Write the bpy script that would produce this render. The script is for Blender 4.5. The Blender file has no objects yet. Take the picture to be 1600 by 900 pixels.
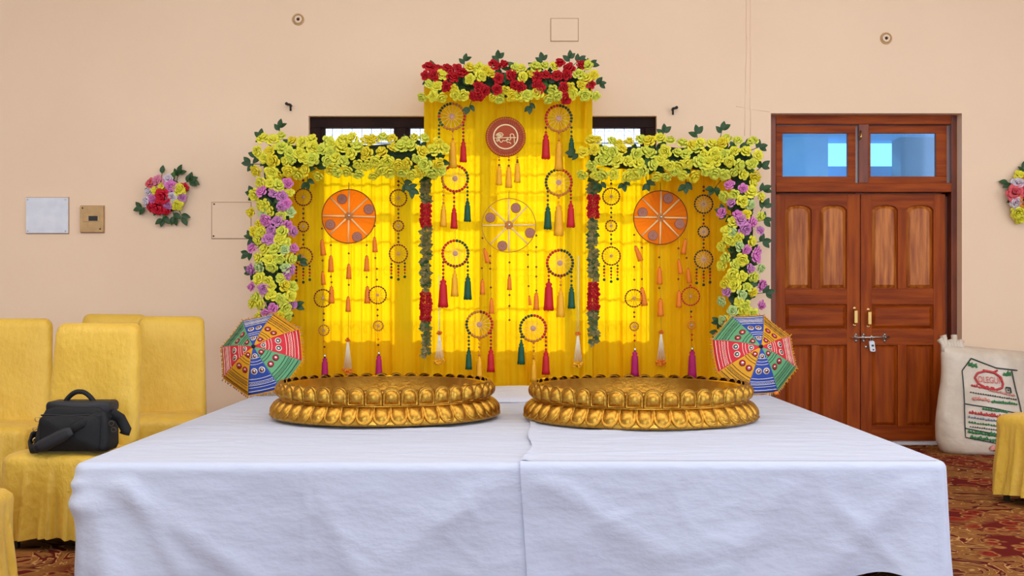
import bpy, math, random
from math import sin, cos, pi, radians as R_
from mathutils import Vector, Matrix, noise as NZ

# ------------------------------------------------------------------ camera, world, light, exposure
scn = bpy.context.scene
COL = scn.collection
CAMZ = 1.19                # lens height above the floor, metres
FPX = 1800.0               # focal length in pixels of the 1600 px frame
cam_d = bpy.data.cameras.new('camera')
cam_d.sensor_width = 36.0
cam_d.lens = FPX / 1600.0 * 36.0
cam_d.shift_y = 15.0 / 1600.0
cam_d.clip_end = 200
cam = bpy.data.objects.new('camera', cam_d)
cam.location = (0, 0, CAMZ)
cam.rotation_euler = (pi / 2, 0, 0)
COL.objects.link(cam)
scn.camera = cam

vs = scn.view_settings
vs.view_transform = 'Standard'
vs.look = 'None'
vs.gamma = 1.0
vs.use_curve_mapping = False
vs.exposure = 0.14

world = bpy.data.worlds.new('sky')
scn.world = world
world.use_nodes = True
wn = world.node_tree
wn.nodes.clear()
w_out = wn.nodes.new('ShaderNodeOutputWorld')
w_bg = wn.nodes.new('ShaderNodeBackground')
w_tc = wn.nodes.new('ShaderNodeTexCoord')
w_sep = wn.nodes.new('ShaderNodeSeparateXYZ')
w_rmp = wn.nodes.new('ShaderNodeValToRGB')
w_rmp.color_ramp.elements[0].position = 0.0
w_rmp.color_ramp.elements[0].color = (0.93, 0.95, 1.0, 1)
w_rmp.color_ramp.elements[1].position = 0.9
w_rmp.color_ramp.elements[1].color = (0.62, 0.78, 1.0, 1)
wn.links.new(w_tc.outputs['Generated'], w_sep.inputs[0])
wn.links.new(w_sep.outputs['Z'], w_rmp.inputs[0])
wn.links.new(w_rmp.outputs[0], w_bg.inputs[0])
w_bg.inputs[1].default_value = 2.8
wn.links.new(w_bg.outputs[0], w_out.inputs[0])


def area(name, loc, target, sx, sy, power, col):
    d = bpy.data.lights.new(name, 'AREA')
    d.shape = 'RECTANGLE'
    d.size = sx
    d.size_y = sy
    d.energy = power
    d.color = col
    o = bpy.data.objects.new(name, d)
    o.location = loc
    o.rotation_euler = (Vector(target) - Vector(loc)).to_track_quat('-Z', 'Y').to_euler()
    COL.objects.link(o)
    return o


# daylight entering the hall by its openings behind the photographer and on the right
area('daylight_front_opening', (0.5, -11.8, 2.3), (0.5, 6, 1.6), 9.0, 3.4, 640, (0.62, 0.82, 1.0))
area('daylight_right_opening', (6.0, 3.2, 2.5), (0, 7.5, 1.6), 5.0, 2.8, 25, (0.95, 0.97, 1.0))
area('overhead_fill', (-0.5, 4.9, 4.5), (-0.5, 6.0, 0), 10.0, 5.0, 340, (1.0, 0.97, 0.94))  # added overhead fill lamp with no fixture, brightens cloth top and wall
sun_d = bpy.data.lights.new('sun', 'SUN')
sun_d.energy = 7.0
sun_d.angle = R_(1.0)
sun_d.color = (1.0, 0.93, 0.8)
sun = bpy.data.objects.new('sun', sun_d)
sun.rotation_euler = Vector((0.10, -0.80, -0.46)).to_track_quat('-Z', 'Y').to_euler()
sun.location = (3, 16, 9)
COL.objects.link(sun)

random.seed(7)
RND = random.Random(11)


# ------------------------------------------------------------------ helpers
def P(u, v, d):
    """world point seen at photo pixel (u, v) at distance d"""
    return Vector(((u - 800) * d / FPX, d, CAMZ - (v - 465) * d / FPX))


def lin(c):
    o = []
    for x in c[:3]:
        x /= 255.0
        o.append(x / 12.92 if x <= 0.04045 else ((x + 0.055) / 1.055) ** 2.4)
    return (o[0], o[1], o[2], 1.0)


MATS = {}


def mat(name, rgb, rough=0.6, metal=0.0, rgb2=None, vscale=6.0, stretch=(1, 1, 1), bump=0.0, bscale=40.0,
        bstretch=(1, 1, 1), transl=0.0, transp=0.0, coat=0.0, spec=0.5, sheen=0.0, detail=4.0, lo=0.35, hi=0.65):
    m = bpy.data.materials.new(name)
    m.use_nodes = True
    nt = m.node_tree
    b = nt.nodes['Principled BSDF']
    out = nt.nodes['Material Output']
    c1 = lin(rgb)
    b.inputs['Base Color'].default_value = c1
    b.inputs['Roughness'].default_value = rough
    b.inputs['Metallic'].default_value = metal
    b.inputs['Specular IOR Level'].default_value = spec
    b.inputs['Coat Weight'].default_value = coat
    b.inputs['Coat Roughness'].default_value = 0.2
    b.inputs['Sheen Weight'].default_value = sheen
    tc = nt.nodes.new('ShaderNodeTexCoord')
    colsock = None
    if rgb2 is not None:
        mp = nt.nodes.new('ShaderNodeMapping')
        mp.inputs['Scale'].default_value = stretch
        nt.links.new(tc.outputs['Object'], mp.inputs[0])
        n = nt.nodes.new('ShaderNodeTexNoise')
        n.inputs['Scale'].default_value = vscale
        n.inputs['Detail'].default_value = detail
        nt.links.new(mp.outputs[0], n.inputs['Vector'])
        r = nt.nodes.new('ShaderNodeValToRGB')
        r.color_ramp.elements[0].position = lo
        r.color_ramp.elements[1].position = hi
        r.color_ramp.elements[0].color = c1
        r.color_ramp.elements[1].color = lin(rgb2)
        nt.links.new(n.outputs['Fac'], r.inputs[0])
        colsock = r.outputs[0]
        nt.links.new(colsock, b.inputs['Base Color'])
    if bump > 0:
        mp2 = nt.nodes.new('ShaderNodeMapping')
        mp2.inputs['Scale'].default_value = bstretch
        nt.links.new(tc.outputs['Object'], mp2.inputs[0])
        n2 = nt.nodes.new('ShaderNodeTexNoise')
        n2.inputs['Scale'].default_value = bscale
        n2.inputs['Detail'].default_value = 5.0
        nt.links.new(mp2.outputs[0], n2.inputs['Vector'])
        bp = nt.nodes.new('ShaderNodeBump')
        bp.inputs['Strength'].default_value = bump
        bp.inputs['Distance'].default_value = 0.02
        nt.links.new(n2.outputs['Fac'], bp.inputs['Height'])
        nt.links.new(bp.outputs[0], b.inputs['Normal'])
    cur = b.outputs[0]
    if transl > 0:
        t = nt.nodes.new('ShaderNodeBsdfTranslucent')
        t.inputs['Color'].default_value = c1
        if colsock:
            nt.links.new(colsock, t.inputs['Color'])
        mx = nt.nodes.new('ShaderNodeMixShader')
        mx.inputs[0].default_value = transl
        nt.links.new(cur, mx.inputs[1])
        nt.links.new(t.outputs[0], mx.inputs[2])
        cur = mx.outputs[0]
    if transp > 0:
        t = nt.nodes.new('ShaderNodeBsdfTransparent')
        t.inputs['Color'].default_value = c1
        mx = nt.nodes.new('ShaderNodeMixShader')
        mx.inputs[0].default_value = transp
        nt.links.new(cur, mx.inputs[1])
        nt.links.new(t.outputs[0], mx.inputs[2])
        cur = mx.outputs[0]
    nt.links.new(cur, out.inputs[0])
    MATS[name] = m
    return m


mat('wall_paint', (244, 216, 186), 0.75, rgb2=(239, 209, 179), vscale=0.9, bump=0.12, bscale=9, lo=.3, hi=.7)
mat('ceiling_paint', (240, 238, 234), 0.8)
mat('pale_paint', (232, 230, 226), 0.8)
mat('wood', (164, 74, 6), 0.5, rgb2=(132, 52, 4), vscale=5, stretch=(5, 5, .5), bump=0.10, bscale=14, bstretch=(6, 6, .5), coat=.0, spec=.18)
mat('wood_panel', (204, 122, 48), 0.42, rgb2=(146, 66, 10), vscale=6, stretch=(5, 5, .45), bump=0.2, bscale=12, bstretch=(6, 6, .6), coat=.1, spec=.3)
mat('wood_rail', (158, 70, 6), 0.5, rgb2=(126, 48, 4), vscale=5, stretch=(.5, 5, 5), bump=0.12, bscale=14, bstretch=(.5, 6, 6), coat=.0, spec=.18)
mat('wood_frame', (128, 56, 18), 0.5, rgb2=(96, 36, 12), vscale=4, stretch=(3, 3, .6), bump=0.1, bscale=20, coat=.15)
mat('dark_wood', (46, 27, 23), 0.7, rgb2=(36, 21, 19), vscale=5, spec=.15)
mat('brass', (214, 178, 110), 0.3, 1.0)
mat('steel', (205, 203, 200), 0.28, 1.0)
mat('white_plate', (226, 230, 240), 0.35, rgb2=(216, 220, 232), vscale=12)
mat('beige_plate', (202, 164, 112), 0.5, rgb2=(188, 150, 100), vscale=14)
mat('black_metal', (30, 28, 28), 0.5)
mat('plaster_gap', (176, 140, 110), .9)
mat('dark_hole', (60, 38, 22), 0.8)
mat('cloth_white', (200, 208, 230), 0.85, bump=0.75, bscale=7, bstretch=(.6, 2.0, 1.2), sheen=.1, spec=.2)
mat('cloth_white_soft', (210, 212, 226), 0.85, bump=0.4, bscale=7, sheen=.1, spec=.2)
mat('drape', (255, 210, 8), 0.7, transl=0.50, transp=0.09, rgb2=(255, 202, 4), vscale=2, stretch=(6, 1, .3), spec=.2)
mat('orange_cloth', (255, 150, 24), 0.7, transl=0.5, transp=0.1, spec=.2)
mat('gold', (206, 158, 66), 0.32, 1.0, rgb2=(176, 126, 44), vscale=9, bump=0.12, bscale=60)
mat('chair_gold', (222, 180, 62), 0.45, rgb2=(214, 170, 52), vscale=6, bump=0.42, bscale=26, bstretch=(1.3, 1.3, .8), spec=.5, sheen=.1)
mat('chair_leg', (70, 60, 50), 0.4, 0.6)
mat('bag_black', (15, 15, 18), 0.7, bump=0.15, bscale=200, spec=.4)
mat('bag_strap', (24, 24, 30), 0.6, bump=0.1, bscale=200)
mat('leaf', (30, 62, 30), 0.5, rgb2=(46, 84, 36), vscale=20, spec=.4)
mat('leaf_light', (66, 104, 44), 0.5, spec=.4)
mat('leaf_olive', (138, 116, 54), 0.55, rgb2=(74, 84, 38), vscale=40)
mat('foliage_core', (24, 46, 24), 0.8, rgb2=(36, 62, 30), vscale=30)
for nm, c, c2 in (('rose_yellow', (248, 240, 78), (232, 226, 56)), ('rose_lime', (234, 236, 92), (214, 220, 66)),
                  ('rose_gold', (250, 232, 52), (236, 214, 44)), ('rose_red', (206, 20, 34), (176, 10, 26)),
                  ('rose_pink', (234, 142, 206), (220, 118, 190)), ('rose_mauve', (216, 146, 200), (200, 124, 184)),
                  ('rose_coral', (238, 112, 122), (226, 86, 96)), ('rose_white', (230, 218, 226), (214, 200, 214)),
                  ('rose_blush', (232, 150, 176), (220, 120, 152)), ('rose_crimson', (222, 28, 56), (196, 16, 44)),
                  ('rose_orange', (240, 150, 40), (226, 130, 30)), ('rose_mint', (206, 228, 150), (186, 210, 130))):
    mat(nm, c, 0.6, rgb2=c2, vscale=14, spec=.3, transl=.06)
for nm, c in (('red', (200, 14, 32)), ('green', (10, 84, 58)), ('dgreen', (18, 60, 40)), ('maroon', (120, 16, 26)), ('yellow', (246, 178, 30)),
              ('orange', (240, 130, 30)), ('magenta', (186, 10, 104)), ('white', (236, 226, 206)), ('pale', (250, 214, 150)),
              ('tan', (196, 120, 52)), ('cream', (250, 226, 176)), ('brown', (128, 62, 24)), ('copper', (166, 60, 14)),
              ('goldthread', (198, 144, 40)), ('blue', (24, 62, 160)), ('ublue', (42, 74, 168)), ('ured', (214, 36, 56)), ('uyellow', (232, 164, 22)),
              ('ugreen', (104, 172, 122)), ('black', (28, 26, 34)), ('mirror', (210, 214, 220)), ('medal', (166, 96, 74)), ('rosehub', (198, 150, 134))):
    mat(nm, c, 0.65, bump=.0)
MATS['mirror'].node_tree.nodes['Principled BSDF'].inputs['Metallic'].default_value = 1
MATS['mirror'].node_tree.nodes['Principled BSDF'].inputs['Roughness'].default_value = .15
mat('sack', (222, 208, 190), 0.4, rgb2=(204, 188, 168), vscale=7, bump=0.5, bscale=9, spec=.6, coat=.3)
mat('ink_red', (206, 62, 66), 0.6)
mat('ink_green', (52, 132, 74), 0.6)
mat('ink_dark', (40, 62, 58), 0.6)
mat('ink_blue', (120, 140, 170), 0.6)
mat('ink_pink', (226, 150, 140), 0.6)
mat('ground', (170, 165, 155), 0.9)
mat('concrete', (120, 128, 134), 0.9, rgb2=(96, 104, 112), vscale=3)
mat('lit_sheet', (232, 240, 240), 0.7)
mat('tarp', (205, 225, 245), .8, rgb2=(180, 208, 240), vscale=3)
mat('tarp_light', (165, 195, 230), .8)
mat('pipe', (150, 150, 150), 0.35, 0.8)

# blue-tinted dusty transom glass and clear window glass
for nm, col, tf, dust in (('glass_blue', (170, 222, 255), .88, .12), ('glass_clear', (235, 242, 250), .92, .03)):
    m = bpy.data.materials.new(nm)
    m.use_nodes = True
    nt = m.node_tree
    nt.nodes.clear()
    o_ = nt.nodes.new('ShaderNodeOutputMaterial')
    tr = nt.nodes.new('ShaderNodeBsdfTransparent')
    tr.inputs[0].default_value = lin(col)
    gl = nt.nodes.new('ShaderNodeBsdfGlossy')
    gl.inputs['Roughness'].default_value = .05
    gl.inputs[0].default_value = (.7, .8, 1, 1)
    df = nt.nodes.new('ShaderNodeBsdfTranslucent')
    df.inputs[0].default_value = lin(col)
    m1 = nt.nodes.new('ShaderNodeMixShader')
    m1.inputs[0].default_value = 1 - tf
    nt.links.new(tr.outputs[0], m1.inputs[1])
    nt.links.new(df.outputs[0], m1.inputs[2])
    m2 = nt.nodes.new('ShaderNodeMixShader')
    m2.inputs[0].default_value = .07
    nt.links.new(m1.outputs[0], m2.inputs[1])
    nt.links.new(gl.outputs[0], m2.inputs[2])
    nt.links.new(m2.outputs[0], o_.inputs[0])
    MATS[nm] = m

# patterned carpet
m = bpy.data.materials.new('carpet')
m.use_nodes = True
nt = m.node_tree
b = nt.nodes['Principled BSDF']
b.inputs['Roughness'].default_value = .95
b.inputs['Specular IOR Level'].default_value = .1
tc = nt.nodes.new('ShaderNodeTexCoord')
n0 = nt.nodes.new('ShaderNodeTexNoise')
n0.inputs['Scale'].default_value = 3.2
n0.inputs['Detail'].default_value = 1.5
n0.inputs['Distortion'].default_value = 2.6
nt.links.new(tc.outputs['Object'], n0.inputs['Vector'])
rp = nt.nodes.new('ShaderNodeValToRGB')
cr = rp.color_ramp
stops = [(0.0, (126, 78, 36)), (.235, (126, 78, 36)), (.25, (196, 150, 84)), (.265, (84, 16, 14)), (.31, (104, 20, 16)), (.345, (66, 22, 16)), (.37, (196, 150, 84)), (.39, (126, 78, 36)),
         (.50, (144, 94, 46)), (.535, (120, 60, 28)), (.55, (204, 160, 96)), (.57, (100, 18, 16)), (.62, (72, 18, 16)), (.66, (138, 90, 44)), (1, (126, 78, 36))]
while len(cr.elements) < len(stops):
    cr.elements.new(.5)
for e, (p, c) in zip(cr.elements, stops):
    e.position = p
    e.color = lin(c)
nt.links.new(n0.outputs['Fac'], rp.inputs[0])
vo = nt.nodes.new('ShaderNodeTexVoronoi')
vo.inputs['Scale'].default_value = 11
nt.links.new(tc.outputs['Object'], vo.inputs['Vector'])
r2 = nt.nodes.new('ShaderNodeValToRGB')
r2.color_ramp.elements[0].position = .10
r2.color_ramp.elements[0].color = lin((60, 14, 14))
r2.color_ramp.elements[1].position = .26
r2.color_ramp.elements[1].color = lin((140, 34, 22))
_e = r2.color_ramp.elements.new(.60)
_e.color = lin((96, 20, 16))
_e = r2.color_ramp.elements.new(.50)
_e.color = lin((168, 114, 60))
_e = r2.color_ramp.elements.new(.42)
_e.color = lin((104, 24, 18))
nt.links.new(vo.outputs['Distance'], r2.inputs[0])
n3 = nt.nodes.new('ShaderNodeTexNoise')
n3.inputs['Scale'].default_value = 1.7
n3.inputs['Detail'].default_value = 1
nt.links.new(tc.outputs['Object'], n3.inputs['Vector'])
r3 = nt.nodes.new('ShaderNodeValToRGB')
r3.color_ramp.elements[0].position = .505
r3.color_ramp.elements[1].position = .55
nt.links.new(n3.outputs['Fac'], r3.inputs[0])
mx = nt.nodes.new('ShaderNodeMixRGB')
nt.links.new(r3.outputs[0], mx.inputs[0])
nt.links.new(rp.outputs[0], mx.inputs[1])
nt.links.new(r2.outputs[0], mx.inputs[2])
nt.links.new(mx.outputs[0], b.inputs['Base Color'])
MATS['carpet'] = m


class MB:
    """collects geometry for ONE mesh object"""

    def __init__(s):
        s.v = []
        s.f = []
        s.m = []

    def add(s, vs_, fs, mi=0):
        k = len(s.v)
        s.v.extend(Vector(p) for p in vs_)
        for f in fs:
            s.f.append([i + k for i in f])
            s.m.append(mi)
        return s

    def box(s, x0, x1, y0, y1, z0, z1, mi=0):
        return s.add([(x0, y0, z0), (x1, y0, z0), (x1, y1, z0), (x0, y1, z0), (x0, y0, z1), (x1, y0, z1), (x1, y1, z1), (x0, y1, z1)],
                     [(0, 3, 2, 1), (4, 5, 6, 7), (0, 1, 5, 4), (1, 2, 6, 5), (2, 3, 7, 6), (3, 0, 4, 7)], mi)

    def tube(s, pts, r, n=6, closed=False, mi=0, caps=True, flat=1.0):
        pts = [Vector(p) for p in pts]
        N = len(pts)
        rs = r if isinstance(r, (list, tuple)) else [r] * N
        prev = None
        vv = []
        for i, p in enumerate(pts):
            a = pts[(i - 1) % N] if (closed or i > 0) else p
            c = pts[(i + 1) % N] if (closed or i < N - 1) else p
            t = (c - a)
            if t.length < 1e-9:
                t = Vector((0, 0, 1))
            t.normalize()
            if prev is None:
                up = Vector((0, 1, 0)) if abs(t.y) < .9 else Vector((1, 0, 0))
                x = t.cross(up).normalized()
            else:
                x = (prev - t * prev.dot(t))
                if x.length < 1e-6:
                    x = t.orthogonal()
                x.normalize()
            prev = x
            y = t.cross(x)
            for k in range(n):
                an = 2 * pi * k / n
                vv.append(p + x * cos(an) * rs[i] + y * sin(an) * rs[i] * flat)
        ff = []
        M = N if closed else N - 1
        for i in range(M):
            j = (i + 1) % N
            for k in range(n):
                l = (k + 1) % n
                ff.append((i * n + k, i * n + l, j * n + l, j * n + k))
        if caps and not closed:
            ff.append(tuple(reversed(range(n))))
            ff.append(tuple(range((N - 1) * n, N * n)))
        return s.add(vv, ff, mi)

    def lathe(s, prof, n=16, c=(0, 0, 0), mi=0, ax=None, cap=True, a0=0.0):
        """profile of (radius, height) about +Z, or about direction ax"""
        c = Vector(c)
        q = Vector((0, 0, 1)).rotation_difference(Vector(ax)) if ax is not None else None
        vv = []
        for r, z in prof:
            for k in range(n):
                an = 2 * pi * k / n + a0
                p = Vector((r * cos(an), r * sin(an), z))
                if q:
                    p = q @ p
                vv.append(c + p)
        ff = []
        for i in range(len(prof) - 1):
            for k in range(n):
                l = (k + 1) % n
                ff.append((i * n + k, i * n + l, (i + 1) * n + l, (i + 1) * n + k))
        if cap:
            if prof[0][0] > 1e-6:
                ff.append(tuple(reversed(range(n))))
            if prof[-1][0] > 1e-6:
                ff.append(tuple(range((len(prof) - 1) * n, len(prof) * n)))
        return s.add(vv, ff, mi)

    def ball(s, c, r, n=8, mi=0, sz=1.0):
        pr = []
        k = max(4, n // 2 + 1)
        for i in range(k + 1):
            a = -pi / 2 + pi * i / k
            pr.append((max(1e-5, r * cos(a)), r * sin(a) * sz))
        return s.lathe(pr, n, c, mi, cap=False)

    def torus(s, c, R, r, ax=(0, 1, 0), n=32, k=6, mi=0, a0=0, a1=2 * pi):
        c = Vector(c)
        q = Vector((0, 0, 1)).rotation_difference(Vector(ax))
        full = abs(a1 - a0 - 2 * pi) < 1e-4
        cnt = n if full else n + 1
        pts = [c + q @ Vector((R * cos(a0 + (a1 - a0) * i / n), R * sin(a0 + (a1 - a0) * i / n), 0)) for i in range(cnt)]
        return s.tube(pts, r, k, closed=full, mi=mi)

    def grid(s, fn, nu, nv, mi=0, flip=False):
        vv = [fn(i / nu, j / nv) for j in range(nv + 1) for i in range(nu + 1)]
        ff = []
        w = nu + 1
        for j in range(nv):
            for i in range(nu):
                q = (j * w + i, j * w + i + 1, (j + 1) * w + i + 1, (j + 1) * w + i)
                ff.append(tuple(reversed(q)) if flip else q)
        return s.add(vv, ff, mi)

    def loft(s, rings, mi=0, cap0=True, cap1=True):
        n = len(rings[0])
        vv = [p for r in rings for p in r]
        ff = []
        for i in range(len(rings) - 1):
            for k in range(n):
                l = (k + 1) % n
                ff.append((i * n + k, i * n + l, (i + 1) * n + l, (i + 1) * n + k))
        if cap0:
            ff.append(tuple(reversed(range(n))))
        if cap1:
            ff.append(tuple(range((len(rings) - 1) * n, len(rings) * n)))
        return s.add(vv, ff, mi)

    def mesh(s, name, mats, smooth=True, origin=(0, 0, 0)):
        me = bpy.data.meshes.new(name)
        o = Vector(origin)
        me.from_pydata([tuple(p - o) for p in s.v], [], s.f)
        for mm in ([mats] if isinstance(mats, str) else mats):
            me.materials.append(MATS[mm])
        me.polygons.foreach_set('material_index', s.m)
        me.polygons.foreach_set('use_smooth', [smooth] * len(s.f))
        me.validate()
        me.update()
        return me

    def build(s, name, mats, parent=None, smooth=True, origin=None, bevel=0.0, solid=0.0):
        og = Vector(origin) if origin is not None else (parent_world(parent) if parent else Vector())
        o = bpy.data.objects.new(name, s.mesh(name, mats, smooth, og))
        COL.objects.link(o)
        if parent:
            o.parent = parent
        else:
            o.location = og
        if bevel:
            md = o.modifiers.new('bevel', 'BEVEL')
            md.width = bevel
            md.segments = 2
            md.limit_method = 'ANGLE'
        if solid:
            md = o.modifiers.new('solid', 'SOLIDIFY')
            md.thickness = solid
            md.offset = 0
        return o


def parent_world(o):
    v = Vector()
    while o:
        v += o.location
        o = o.parent
    return v


def tag(o, label=None, cat=None, group=None, kind=None):
    if label:
        o['label'] = label
    if cat:
        o['category'] = cat
    if group:
        o['group'] = group
    if kind:
        o['kind'] = kind
    return o


def thing(name, loc, label=None, cat=None, group=None, kind=None):
    o = bpy.data.objects.new(name, None)
    o.location = loc
    o.empty_display_size = .05
    COL.objects.link(o)
    return tag(o, label, cat, group, kind)


def inst(name, me, parent, loc, rot=None, sc=1.0):
    """one piece that shares its mesh; loc in world space"""
    o = bpy.data.objects.new(name, me)
    o.parent = parent
    o.location = Vector(loc) - parent_world(parent)
    if rot is not None:
        o.rotation_mode = 'QUATERNION'
        o.rotation_quaternion = rot
    o.scale = (sc, sc, sc) if not isinstance(sc, (tuple, list)) else sc
    COL.objects.link(o)
    return o


def single(name, mb, mats, label, cat, group=None, smooth=True, origin=None, bevel=0.0, kind=None, solid=0.0):
    o = mb.build(name, mats, None, smooth, origin, bevel, solid)
    return tag(o, label, cat, group, kind)


def rrect(w, h, r, n=5, cx=0, cz=0):
    pts = []
    for (sx, sz, a0) in ((1, 1, 0), (-1, 1, 90), (-1, -1, 180), (1, -1, 270)):
        for k in range(n + 1):
            a = R_(a0 + 90 * k / n)
            pts.append((cx + sx * (w / 2 - r) + r * cos(a), cz + sz * (h / 2 - r) + r * sin(a)))
    return pts


def nz(x, y=0, z=0):
    return NZ.noise(Vector((x, y, z)))


WD = 9.23       # wall plane
# ------------------------------------------------------------------ room shell
HX0, HX1, HZ0, HZ1 = (482 - 800) * WD / FPX, (1026 - 800) * WD / FPX, 0.92, CAMZ + (465 - 181) * WD / FPX     # window hole
DX0, DX1, DZ1 = (1204.5 - 800) * WD / FPX, (1503 - 800) * WD / FPX, CAMZ + (465 - 177) * WD / FPX             # door hole
XL, XR, YF, ZC = -6.2, 6.2, -12.0, 4.6
T = .30
mb = MB()
for a in ((XL, HX0, 0, ZC), (HX1, DX0, 0, ZC), (DX1, XR, 0, ZC), (HX0, HX1, 0, HZ0), (HX0, HX1, HZ1, ZC), (DX0, DX1, DZ1, ZC)):
    mb.box(a[0], a[1], WD, WD + T, a[2], a[3])
wb = mb.build('wall_back', 'wall_paint', smooth=False)
tag(wb, kind='structure')
mb = MB().box(XL - .3, XR + .3, YF - .3, WD + T, -.2, 0)
tag(mb.build('floor', 'carpet', smooth=False), kind='structure')
mb = MB().box(XL - .3, XR + .3, YF - .3, WD + T, ZC, ZC + .2)
tag(mb.build('ceiling', 'ceiling_paint', smooth=False), kind='structure')
mb = MB().box(XL - .3, XL, YF, WD, 0, ZC)
tag(mb.build('wall_left', 'pale_paint', smooth=False), kind='structure')
mb = MB()
for a in ((YF, .6, 0, ZC), (5.8, WD, 0, ZC), (.6, 5.8, 0, 1.0), (.6, 5.8, 4.0, ZC)):
    mb.box(XR, XR + .3, a[0], a[1], a[2], a[3])
tag(mb.build('wall_right', 'pale_paint', smooth=False), kind='structure')
mb = MB()
for a in ((XL, -4.1, 0, ZC), (5.1, XR, 0, ZC), (-4.1, 5.1, 0, .5), (-4.1, 5.1, 4.1, ZC)):
    mb.box(a[0], a[1], YF - .3, YF, a[2], a[3])
tag(mb.build('wall_front', 'pale_paint', smooth=False), kind='structure')
mb = MB().box(-40, 40, WD + T, 60, -.35, -.2)
tag(mb.build('ground_outside', 'ground', smooth=False), kind='structure')

# raised plaster line over an old cable run, right of the backdrop
mb = MB()
for (ua, ub, va, vb) in ((1166, 1166, -40, 60), (1173, 1172, -40, 212), (1166.5, 1164, 60, 212)):
    mb.tube([P(ua + (ub - ua) * t / 8 + RND.uniform(-.6, .6), va + (vb - va) * t / 8, WD - .001) for t in range(9)], .003, 5)
mb.tube([P(1150, 166, WD - .001), P(1172, 170, WD - .001), P(1203, 175, WD - .001)], .0022, 5)
tag(mb.build('trim_1', 'wall_paint'), kind='structure')

# ------------------------------------------------------------------ window behind the backdrop
win = thing('window_1', ((HX0 + HX1) / 2, WD + .1, HZ0), kind='structure')
wy0, wy1 = WD + .06, WD + .14
fw = .085
mb = MB()
mb.box(HX0, HX1, wy0, wy1, HZ1 - fw, HZ1)
mb.box(HX0, HX1, wy0, wy1, HZ0, HZ0 + fw)
mb.box(HX0, HX0 + fw, wy0, wy1, HZ0 + fw, HZ1 - fw)
mb.box(HX1 - fw, HX1, wy0, wy1, HZ0 + fw, HZ1 - fw)
mb.build('window_frame', 'dark_wood', win, smooth=False, bevel=.004)
nb = 4
bw = (HX1 - HX0 - 2 * fw) / nb
for k in range(1, nb):
    x = HX0 + fw + bw * k
    MB().box(x - .03, x + .03, wy0, wy1, HZ0 + fw, HZ1 - fw).build('mullion', 'dark_wood', win, smooth=False)
zt = HZ0 + .62 * (HZ1 - HZ0)
for k in range(nb):
    x0 = HX0 + fw + bw * k + (.03 if k else 0)
    x1 = HX0 + fw + bw * (k + 1) - (.03 if k < nb - 1 else 0)
    MB().box(x0, x1, wy0 + .01, wy1 - .01, zt - .02, zt + .02).build('transom_bar', 'dark_wood', win, smooth=False)
    sash = MB()
    for (a0, a1, c0, c1) in ((x0, x0 + .035, HZ0 + fw, HZ1 - fw), (x1 - .035, x1, HZ0 + fw, HZ1 - fw)):
        sash.box(a0, a1, wy0 + .02, wy1 - .02, c0, c1)
    so = sash.build('sash', 'dark_wood', win, smooth=False)
    MB().box(x0 + .035, x1 - .035, wy0 + .045, wy0 + .05, HZ0 + fw, zt - .02).build('pane', 'glass_clear', so, smooth=False)
    MB().box(x0 + .035, x1 - .035, wy0 + .045, wy0 + .05, zt + .02, HZ1 - fw).build('pane', 'glass_clear', so, smooth=False)
gy = WD + .22
nbar = int((HX1 - HX0) / .078)
grill = None
for k in range(1, nbar):
    x = HX0 + (HX1 - HX0) * k / nbar
    MB().tube([(x, gy, HZ0), (x, gy, HZ1)], .0032, 5).build('grill_bar', 'black_metal', win)
for zz in (HZ0 + .05, HZ0 + .5, HZ0 + .95, HZ0 + 1.4, HZ1 - .19):
    MB().box(HX0, HX1, gy - .004, gy + .004, zz - .008, zz + .008).build('grill_rail', 'black_metal', win, smooth=False)
mb = MB()
for k in range(0, nbar):
    x = HX0 + (HX1 - HX0) * (k + .5) / nbar
    for zz in (HZ1 - .13, HZ0 + .72, HZ0 + 1.17, HZ0 + .27):
        pts = []
        for j in range(13):
            a = j / 12 * 1.6 * pi
            rr = .034 * (1 - .45 * j / 12)
            pts.append((x + rr * cos(a) * (1 if k % 2 else -1), gy, zz + rr * sin(a) * 1.4))
        mb.tube(pts, .0022, 4)
tag(mb.build('grill_scroll', 'black_metal', win), kind='stuff')

# things standing outside that the transom glass shows
single('neighbour_wall', MB().box(4.22, 8.6, 12.5, 12.8, -.2, 5.2), 'concrete',
       'grey concrete wall seen dimly through the right transom pane of the door', 'wall', smooth=False)
single('blue_tarpaulin', MB().box(1.9, 3.43, 12.5, 12.53, -.2, 4.2), 'tarp',
       'blue tarpaulin hanging outside, seen through the left transom pane', 'tarpaulin', smooth=False)
single('parapet', MB().box(3.3, 4.3, 12.9, 13.05, -.2, 2.66), 'tarp_light',
       'low pale blue parapet outside, along the foot of the transom view', 'parapet', smooth=False)
mb = MB().box(1.55, 5.6, WD + T, 13.0, 2.93, 3.08)  # slab added over the door to keep sun from entering by the transom
tag(mb.build('sun_block_slab', 'tarp_light', smooth=False), kind='structure')

# ------------------------------------------------------------------ door
door = thing('door_1', ((DX0 + DX1) / 2, WD + .2, 0), kind='structure')
FY = WD + .10            # front of the frame
S = (FY) / FPX


def dx(u):
    return (u - 800) * S


def dz(v):
    return CAMZ - (v - 465) * S


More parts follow.
